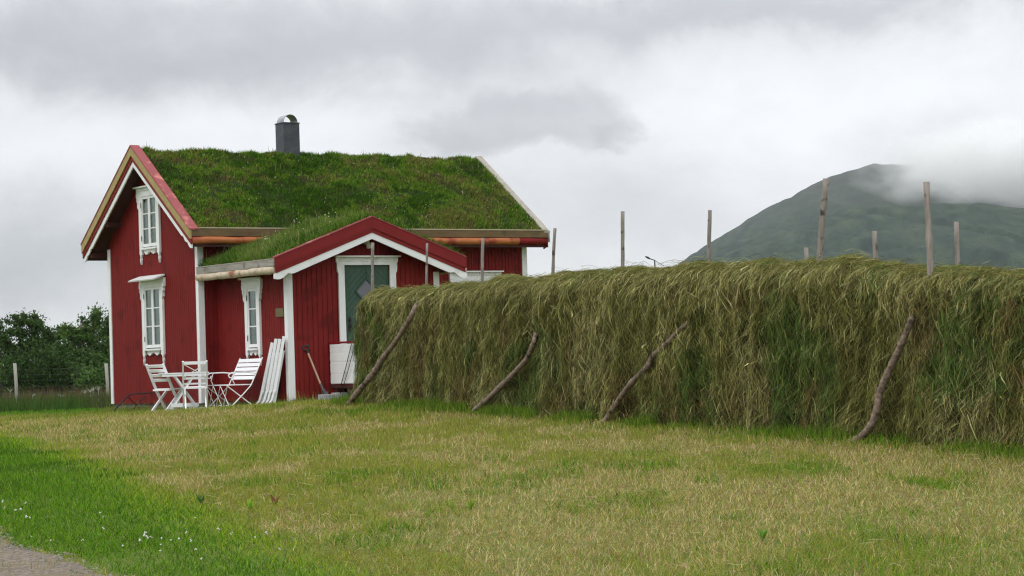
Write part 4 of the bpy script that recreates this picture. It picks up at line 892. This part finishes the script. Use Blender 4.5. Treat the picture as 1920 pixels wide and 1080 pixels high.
# folded chairs leaning on the wing's side wall
def leaning(px, py, ln, tilt, label):
    p = frame_at(px, py)
    t = empty('folded_chair', tuple(p), R(5), label, 'folded chair', 'folded white garden chairs leaning on the wall'); m = M['whitechair']; hw = .20
    # local x points to the wall, chairs seen almost edge-on
    tx = math.tan(tilt); Pp = lambda z, y_, o=0: (z*tx+o, y_, z)
    for s in (-1, 1):
        b = MB(); b.bar(Pp(.26, s*hw), Pp(ln, s*hw), .024, .055, (1, 0, 0)); b.tube([Pp(.28, s*hw), Pp(.12, s*hw, -.015), Pp(.0, s*hw, -.09)], [.026, .022, .016], 6); b.build('side_rail', m, t)
        b = MB(); b.bar(Pp(.02, s*(hw-.04), .03), Pp(ln*.80, s*(hw-.04), .032), .022, .05, (1, 0, 0)); b.build('leg', m, t)
    b = MB()
    for i in range(5): z = ln-.06-i*.085; b.bar(Pp(z, -hw), Pp(z, hw), .055, .014, (1, 0, 0))
    b.build('backrest', m, t)
    b = MB()
    for i in range(6): z = ln*.62-i*.07; b.bar(Pp(z, -hw+.03, .03), Pp(z, hw-.03, .03), .05, .014, (1, 0, 0))
    b.build('seat', m, t)
leaning(509, 40.9, 1.25, .20, 'folded white chair leaning on the red wall, rightmost and tallest of the stack')
leaning(502, 41.0, 1.21, .20, 'folded white chair in the leaning stack, second from the right')
leaning(495, 41.1, 1.22, .20, 'folded white chair in the leaning stack, second from the left')
leaning(485, 41.2, 1.16, .23, 'folded white chair, leftmost of the leaning stack, below the narrow window')
# shovel
ca = HO+HU*.93+HV*(-PS-.24); zg = float(gz(*ca)); sh = empty('shovel', (ca[0], ca[1], zg), YAW, 'garden shovel with black handle and wooden shaft leaning on the red wall', 'shovel')
T = Vector((-.19, .20, .93)); B = Vector((0, 0, .22)); D = (T-B).normalized(); X = D.cross(Vector((0, 1, 0))).normalized()
mb = MB(); mb.tube([T, B], [.016, .018], 8); mb.build('shaft', M['handle'], sh)
mb = MB(); g = T+D*.12
mb.tube([T-D*.02, T+D*.04], .022, 8); mb.tube([T+D*.03, T+D*.06+X*.06, g+X*.065], .013, 6); mb.tube([T+D*.03, T+D*.06-X*.06, g-X*.065], .013, 6); mb.tube([g-X*.075, g+X*.075], .016, 6); mb.build('handle', M['black'], sh)
mb = MB(); b0 = B+D*.05
mb.add([b0-X*.03, b0+X*.03, B+X*.06-D*.04, B-X*.06-D*.04, B-D*.27+X*.045, B-D*.27-X*.045, B-D*.31, b0+Vector((0, -.02, 0)), B-D*.1+Vector((0, .025, 0))], [(0,3,8),(0,8,1),(1,8,2),(3,5,8),(5,6,8),(6,4,8),(4,2,8)]); mb.tube([b0+D*.1, b0-D*.05], .02, 8); mb.build('shovel_blade', M['steel'], sh)
# blocks
def block(a, y, w, d, h, rz, m, label, tilt=0, name='concrete_block', cat='block'):
    p = HO+HU*a+HV*y; z = float(gz(*p)); b = MB(); b.box(-w/2, w/2, -d/2, d/2, 0, h); o = b.build(name, m, None, bevel=.012, loc=(p[0], p[1], z-.01), rot=(0, tilt, YAW+rz)); setp(o, label, cat)
block(.95, -3.02, .24, .18, .17, .1, M['block'], 'grey concrete block at the foot of the shovel'); block(1.22, -3.05, .26, .2, .19, -.1, M['block'], 'mossy grey block next to the leaning piece of wood')
block(1.47, -3.12, .11, .10, .32, .3, M['tan'], 'short pale piece of wood leaning at the guard', -.3, 'wood_chunk', 'wood block')
# black rod frame by the left corner
pA = at(207, 777); t = empty('iron_frame', tuple(pA), 0, 'low black iron rod frame leaning at the left corner of the house', 'metal frame')
def loc(px, py, Z): d = raydir(px, py); P = d*Z/d[1]; return Vector(P)-Vector(pA)
Zf = pA[1]+.6
mb = MB(); mb.tube([loc(207, 776, pA[1]), loc(240, 742, Zf), loc(246, 739, Zf), loc(290, 736, Zf+.1)], .014, 6); mb.build('rod', M['black'], t)
mb = MB(); mb.tube([loc(243, 777, pA[1]+.2), loc(262, 751, Zf+.3), loc(276, 742, Zf+.3), loc(292, 737, Zf+.3)], .008, 6); mb.build('rod', M['black'], t)
mb = MB(); mb.tube([loc(237, 742, Zf), loc(262, 765, Zf+.3), loc(285, 770, Zf+.4)], .008, 6); mb.build('rod', M['black'], t)

# ================================================================== WIRE FENCE left
F0 = at(31, 764); F1 = at(202, 757)
wf = empty('wire_fence', tuple(F0), 0, 'wire netting fence on grey wooden posts in the meadow left of the house', 'fence')
fp = [F0+(F0-F1)*1.0, F0, F1, F1+(F1-F0)*1.0]; 
for i, p in enumerate(fp):
    p = np.array([p[0], p[1], float(gz(p[0], p[1]))]); fp[i] = p
    h = {1: 1.30, 2: 1.22}.get(i, 1.25); m = MB(); m.tube([p-np.array([0, 0, .3]), p+np.array([.01, 0, h*.5]), p+np.array([-.02, 0, h])], .05, 9, .04); wpart(m, 'post', M['fpost'], wf, smooth=True)
m = MB()
for i in range(3):
    for z in (.25, .42, .6, .78, .95, 1.12): m.tube([fp[i]+np.array([0, 0, z]), (fp[i]+fp[i+1])/2+np.array([0, 0, z-.02]), fp[i+1]+np.array([0, 0, z])], .0025, 4)
    for k in range(1, 16): q = fp[i]*(1-k/16)+fp[i+1]*k/16; m.tube([q+np.array([0, 0, .2]), q+np.array([0, 0, 1.1])], .0013, 4)
wpart(m, 'wire', M['wire'], wf)

# ================================================================== TREES
def tree(x, y, h, cr, n, cols, label, seed, low=.12, leaf=.13, grp='trees behind the meadow'):
    rs = np.random.RandomState(seed); z0 = float(gz(x, y)); root = empty('broadleaf_tree', (x, y, z0), 0, label, 'tree', grp)
    mb = MB(); tips = []
    stems = rs.randint(2, 4)
    for s in range(stems):
        a = rs.uniform(0, 6.28); lx = math.cos(a)*cr*.25; ly = math.sin(a)*cr*.25; top = np.array([lx, ly, h*rs.uniform(.78, .92)])
        P = [np.array([lx*.1, ly*.1, -.2])+(top-np.array([0, 0, -.2]))*u+np.array([rs.normal(0, .05), rs.normal(0, .05), 0])*h*.12*u for u in np.linspace(0, 1, 9)]
        mb.tube(P, [.085*h/5*(1-.85*u) for u in np.linspace(0, 1, 9)], 7)
        for k in range(22):
            u = rs.uniform(.12, 1); b = P[min(8, int(u*8))]; aa = rs.uniform(0, 6.28)
            # crown half-width profile
            pr = cr*(math.sin(math.pi*min(1, (u*.92+.10)))**.6)*rs.uniform(.5, 1.1); e = b+np.array([math.cos(aa)*pr, math.sin(aa)*pr, rs.uniform(.0, .22)*h*(1 if u > .3 else .4)])
            e[2] = min(e[2], h*rs.uniform(.86, 1.0))
            mid = (b+e)/2+np.array([0, 0, -.04*h]); mb.tube([b, mid, e], [.022*h/5, .014*h/5, .005*h/5], 5)
            for q in range(4): w_ = rs.uniform(.45, 1.08); tips.append(b+(e-b)*w_+rs.normal(0, .14, 3)*cr*.4)
    wpart2 = mb.build('trunk', M['trunk'], root, smooth=True)
    tips = np.array(tips); tips = tips[tips[:, 2] > h*low]
    k = rs.randint(0, len(tips), n); g = rs.normal(0, 1, (n, 3)); g /= np.linalg.norm(g, axis=1)[:, None]; rad = np.abs(rs.normal(.3, .5, n))
    sz = (.13+.22*rs.rand(len(tips)))*cr*.8; P = tips[k]+g*(rad*sz[k])[:, None]*np.array([1, 1, .7])
    P[:, 2] = np.maximum(P[:, 2], .1); a = rs.normal(0, 1, (n, 3)); a /= np.linalg.norm(a, axis=1)[:, None]; b = np.cross(a, g); b /= np.linalg.norm(b, axis=1)[:, None]+1e-6
    s = leaf*rs.uniform(.6, 1.3, n)[:, None]; V = np.stack([P-a*s*.6, P-b*s*.34, P+a*s*.6, P+b*s*.34], 1).reshape(-1, 3); Q = np.arange(4*n).reshape(-1, 4)
    C = np.asarray(cols)[rs.randint(0, len(cols), len(tips))][k]*(1+rs.uniform(-.3, .3, (n, 1))); C = np.repeat(C, 4, 0)
    np_obj('crown', V, Q, M['leaf'], root, C=C)
DK = [(.030, .066, .014), (.042, .085, .018), (.055, .10, .024)]; MD = [(.048, .105, .018), (.065, .13, .026), (.085, .145, .034)]  # leaf greens; the dark set has the backlit look put into its colour
def tpos(px, Z): d = raydir(px, 700); return d[0]/d[1]*Z
TL = [(-230, 96, 585, 1.9, DK, 'dark broad tree outside the usual group, farthest left of the row'), (-110, 92, 600, 1.7, MD, 'rounded tree left of the tall dark pair'),
      (2, 94, 592, 1.5, DK, 'dark tree at the left edge with small gaps of sky in its crown'), (58, 90, 576, 1.35, DK, 'dark tree with the tallest bushy top left of the dip in the treeline'),
      (105, 97, 596, 1.25, DK, 'shorter dark tree at the dip in the middle of the treeline'), (160, 93, 568, 1.5, MD, 'lighter green tree reaching highest just left of the house'),
      (203, 96, 574, 1.4, DK, 'dark tree partly hidden by the left corner of the house'), (262, 99, 570, 1.6, MD, 'green tree standing directly behind the house gable'),
      (340, 101, 585, 1.6, DK, 'dark tree hidden behind the middle of the house')]
for i, (px, Z, ty, cr, cc, lb) in enumerate(TL):
    x = tpos(px, Z); zt = (raydir(px, ty)/raydir(px, ty)[1]*Z)[2]; tree(x, Z, zt-float(gz(x, Z)), cr*1.15, 15000, cc, lb, 40+i, .08, leaf=.105)
BL = [(-60, 86, 668, 'dark low bush at the meadow edge, left of the picture'), (45, 84, 660, 'dark low bush behind the left fence post'), (92, 85, 655, 'scrubby bush with bare pale twigs midway along the meadow edge'), (135, 86, 660, 'dark low bush right of the twiggy one'), (182, 82, 690, 'small light green bush beside the right fence post')]
def bush(px, Z, ty, lb, seed, cc):
    rs = np.random.RandomState(seed); x = tpos(px, Z); z0 = float(gz(x, Z)); h = (raydir(px, ty)/raydir(px, ty)[1]*Z)[2]-z0; root = empty('bush', (x, Z, z0), 0, lb, 'bush', 'bushes along the meadow edge')
    mb = MB(); tips = []
    for k in range(16):
        a = rs.uniform(0, 6.28); e = np.array([math.cos(a)*rs.uniform(.2, .95), math.sin(a)*rs.uniform(.2, .9), h*rs.uniform(.4, 1)]); mid = e*.5+np.array([0, 0, .1]); mb.tube([(0, 0, -.1), mid, e], [.02, .014, .005], 5)
        for w in (.4, .6, .8, 1): tips.append(e*w+rs.normal(0, .08, 3))
    mb.build('stems', M['trunk'], root); tips = np.array(tips); n = 3200; k = rs.randint(0, len(tips), n); g = rs.normal(0, 1, (n, 3)); P = tips[k]+g*.17; P[:, 2] = np.abs(P[:, 2])
    a = rs.normal(0, 1, (n, 3)); a /= np.linalg.norm(a, axis=1)[:, None]; b = np.cross(a, g); b /= np.linalg.norm(b, axis=1)[:, None]; s = .11*rs.uniform(.6, 1.3, n)[:, None]
    V = np.stack([P-a*s*.6, P-b*s*.34, P+a*s*.6, P+b*s*.34], 1).reshape(-1, 3); np_obj('crown', V, np.arange(4*n).reshape(-1, 4), M['leaf'], root, C=np.repeat(np.asarray(cc)[rs.randint(0, 3, len(tips))][k]*(1+rs.uniform(-.3, .3, (n, 1))), 4, 0))
for i, (px, Z, ty, lb) in enumerate(BL): bush(px, Z, ty, lb, 90+i, MD if i == 4 else DK)
# undergrowth: dark scrub closing the base of the wood
def scrub():
    n = 26000; x = rng.uniform(-44, 2, n); y = rng.uniform(86, 112, n)+3*np.sin(x*.4); z = gz(x, y)+rng.random(n)*2.0*np.clip(fbm(x*.25, y*.12, 7)*2.2-.25, .1, 1.1)*np.clip((3-x)/7, 0, 1)*np.clip((x+45)/8, 0, 1); P = np.stack([x, y, z], 1)
    a = rng.normal(0, 1, (n, 3)); a /= np.linalg.norm(a, axis=1)[:, None]; b = np.cross(a, rng.normal(0, 1, (n, 3))); b /= np.linalg.norm(b, axis=1)[:, None]; s = .17
    V = np.stack([P-a*s*.6, P-b*s*.34, P+a*s*.6, P+b*s*.34], 1).reshape(-1, 3); o = np_obj('undergrowth', V, np.arange(4*n).reshape(-1, 4), M['leaf'], C=np.repeat(mixc(DK, rng.integers(0, 3, n)), 4, 0)); setp(o, 'dark scrub filling the foot of the wood behind the meadow', 'undergrowth', kind='stuff')
scrub()
# cow parsley by the fence
mb = MB()
for px, py in ((170, 750), (175, 745), (160, 748), (115, 752), (62, 748), (20, 752), (185, 755)):
    p = at(px, 762); z = p[2]+random.uniform(.35, .6)
    for k in range(14):
        x = p[0]+random.gauss(0, .05); y = p[1]+random.gauss(0, .05); zz = z+random.gauss(0, .012); s = .018; mb.add([(x-s, y, zz), (x, y-s, zz), (x+s, y, zz), (x, y+s, zz)], [(0,1,2,3)]); mb.bar((p[0], p[1], z-.10), (x, y, zz), .003, .003)
    mb.bar((p[0], p[1], p[2]), (p[0], p[1], z-.10), .006, .006)
o = mb.build('cow_parsley', mat('parsley_white', (.45, .47, .40), (.6, .6, .55), (9, 9, 9), .8, 0)); setp(o, 'whitish umbels of cow parsley in the meadow by the wire fence', 'flowers', kind='stuff')

# ================================================================== MOUNTAIN
def mountain():
    px = np.linspace(1180, 3500, 420)
    back = np.interp(px, [1180, 1265, 1330, 1400, 1470, 1540, 1600, 1650, 1720, 1850, 2000, 2300, 2700, 3100, 3500], [560, 497, 452, 410, 374, 338, 313, 300, 300, 312, 330, 400, 480, 560, 625])
    frnt = np.interp(px, [1180, 1265, 1330, 1400, 1500, 1560, 1620, 1680, 1750, 1840, 1920, 2100, 2400, 2700, 3100, 3500], [565, 515, 490, 463, 425, 404, 388, 383, 378, 377, 384, 405, 470, 530, 590, 625])
    hor = 676-.0323*(px-960); D = np.concatenate([np.linspace(1300, 2150, 70), np.linspace(2150, 3100, 80)[1:], np.linspace(3100, 4200, 20)[1:]])
    PX, DD = np.meshgrid(px, D); hf = 2150/F*(hor-frnt); hb = 3000/F*(hor-back)
    HF = np.interp(PX.ravel(), px, hf).reshape(PX.shape); HBk = np.interp(PX.ravel(), px, hb).reshape(PX.shape)
    t1 = np.clip((DD-1300)/850, 0, 1); z1 = HF*(t1**.85)
    t2 = np.clip((DD-2150)/850, 0, 1); dip = np.interp(PX, [1400, 1600, 1700, 2000], [0, 8, 26, 30])
    z2 = HF+(HBk-HF)*(t2**1.1)-dip*np.sin(np.pi*np.clip(t2*1.8, 0, 1)); z = np.where(DD < 2150, z1, z2); t3 = np.clip((DD-3000)/1200, 0, 1); z = z*(1-.75*t3**1.5)
    X = (PX-960)/F*DD; g = fbm(X/70+z/60, DD/210, 500, 5)-.5; g2 = fbm(X/22+z/30, DD/90, 510, 4)-.5; k = np.minimum(t1*2, 1)*np.where(np.abs(DD-2150) < 40, .3, 1)*np.where(np.abs(DD-3000) < 60, .35, 1)
    g3 = fbm(X/9+z/14, DD/40, 520, 3)-.5; z = z-k*11*np.clip(1-np.abs(fbm(X/60+DD/260, DD/700, 530, 3)-.5)*9, 0, 1)*(t1 > .15); z = z+k*(g*17+g2*7+g3*3)-2
    n = len(px); i = (np.arange(len(D)-1)[:, None]*n+np.arange(n-1)[None]).ravel()
    m, nt, N, L, out = nodes_of('mountain_heath'); b = N('ShaderNodeBsdfPrincipled'); L(b.outputs[0], out.inputs[0]); b.inputs['Roughness'].default_value = 1; b.inputs['Specular IOR Level'].default_value = .05
    tc = N('ShaderNodeTexCoord'); sp = N('ShaderNodeSeparateXYZ'); L(tc.outputs['Object'], sp.inputs[0])
    mp = N('ShaderNodeMapping'); mp.inputs['Scale'].default_value = (.045, .010, .022); mp.inputs['Rotation'].default_value = (0, .6, 0); L(tc.outputs['Object'], mp.inputs[0])
    n1 = N('ShaderNodeTexNoise'); n1.inputs['Scale'].default_value = 1.4; n1.inputs['Detail'].default_value = 12; n1.inputs['Roughness'].default_value = .74; L(mp.outputs[0], n1.inputs['Vector'])
    cr = N('ShaderNodeValToRGB'); e = cr.color_ramp.elements; e[0].position = .33; e[0].color = (.004, .013, .014, 1); e[1].position = .68; e[1].color = (.054, .076, .036, 1)
    k_ = e.new(.5); k_.color = (.020, .038, .026, 1); L(n1.outputs[0], cr.inputs[0])
    mr = N('ShaderNodeMapRange'); mr.inputs[1].default_value = 130; mr.inputs[2].default_value = 230; L(sp.outputs[2], mr.inputs[0])
    mx = N('ShaderNodeMix'); mx.data_type = 'RGBA'; L(mr.outputs[0], mx.inputs[0]); L(cr.outputs[0], mx.inputs[6]); mx.inputs[7].default_value = (.05, .058, .05, 1)
    L(mx.outputs[2], b.inputs['Base Color']); bp = N('ShaderNodeBump'); bp.inputs['Strength'].default_value = .45; bp.inputs['Distance'].default_value = 7; L(n1.outputs[0], bp.inputs['Height']); L(bp.outputs[0], b.inputs['Normal'])
    o = np_obj('mountain', np.stack([X, DD, z], -1).reshape(-1, 3), np.stack([i, i+1, i+n+1, i+n], 1), m, smooth=True); setp(o, kind='structure')
mountain()
# far street lamp rising over the hay
p = raydir(1228, 500); p = p*(150/p[1]); zl = (raydir(1228, 488)*(150/raydir(1228, 488)[1]))[2]
gl = float(gz(p[0], 150)); sl_ = empty('street_lamp', (p[0], 150, gl), 0, 'thin distant lamp post whose slanting arm just clears the hay', 'lamp')
mb = MB(); mb.tube([(0, 0, 0), (0, 0, zl-gl)], .045, 7); mb.tube([(0, 0, zl-gl), (-.35, 0, zl-gl+.12)], .035, 6); mb.tube([(0, 0, zl-gl), (.6, 0, zl-gl-.4)], .018, 5); mb.build('pole', M['black'], sl_)
mb = MB(); mb.tube([(-.62, 0, zl-gl+.27), (-.45, 0, zl-gl+.19), (-.30, 0, zl-gl+.10)], [.04, .07, .045], 8); mb.build('lamp_head', M['black'], sl_)

# ================================================================== CLOUD on the mountain and HAZE
def cloud():
    c = raydir(1965, 305); c = c*(2480/c[1]); bm = bmesh.new(); bmesh.ops.create_icosphere(bm, subdivisions=4, radius=1)
    for v in bm.verts: v.co.x *= 230; v.co.y *= 250; v.co.z *= 62
    me = bpy.data.meshes.new('cloud'); bm.to_mesh(me); bm.free(); o = bpy.data.objects.new('cloud', me); col.objects.link(o); o.location = Vector(c)
    m, nt, N, L, out = nodes_of('summit_cloud'); v = N('ShaderNodeVolumePrincipled'); L(v.outputs[0], out.inputs['Volume']); v.inputs['Color'].default_value = (1, 1, 1, 1); v.inputs['Anisotropy'].default_value = .0
    tc = N('ShaderNodeTexCoord'); mp = N('ShaderNodeMapping'); mp.inputs['Scale'].default_value = (1/230, 1/250, 1/62); L(tc.outputs['Object'], mp.inputs[0])
    ln = N('ShaderNodeVectorMath'); ln.operation = 'LENGTH'; L(mp.outputs[0], ln.inputs[0])
    m2 = N('ShaderNodeMapping'); m2.inputs['Scale'].default_value = (.018, .008, .028); L(tc.outputs['Object'], m2.inputs[0])
    n = N('ShaderNodeTexNoise'); n.inputs['Scale'].default_value = 1; n.inputs['Detail'].default_value = 4; L(m2.outputs[0], n.inputs['Vector'])
    def mm(op, x, y, cl=False):
        q = N('ShaderNodeMath'); q.operation = op; q.use_clamp = cl
        for i_, v_ in enumerate((x, y)):
            if hasattr(v_, 'is_output'): L(v_, q.inputs[i_])
            else: q.inputs[i_].default_value = v_
        return q.outputs[0]
    edge = mm('MULTIPLY', mm('SUBTRACT', 1.0, ln.outputs['Value'], True), 1.6, True)
    nz = mm('MULTIPLY', mm('SUBTRACT', mm('ADD', n.outputs[0], mm('MULTIPLY', edge, .45)), .56), 3.0, True)
    L(mm('MULTIPLY', mm('MULTIPLY', nz, edge), .035), v.inputs['Density'])
    me.materials.append(m); setp(o, 'grey white cloud wrapping the mountain summit', 'cloud', kind='stuff')
cloud()
def haze():
    mb = MB(); mb.box(-1600, 2400, -60, 4400, -5, 262)
    m, nt, N, L, out = nodes_of('thin_haze'); v = N('ShaderNodeVolumePrincipled'); L(v.outputs[0], out.inputs['Volume']); v.inputs['Color'].default_value = (.88, .94, 1, 1); v.inputs['Density'].default_value = 6.5e-5
    o = mb.build('haze', m); setp(o, 'thin pale haze over the valley', 'haze', kind='stuff')
haze()
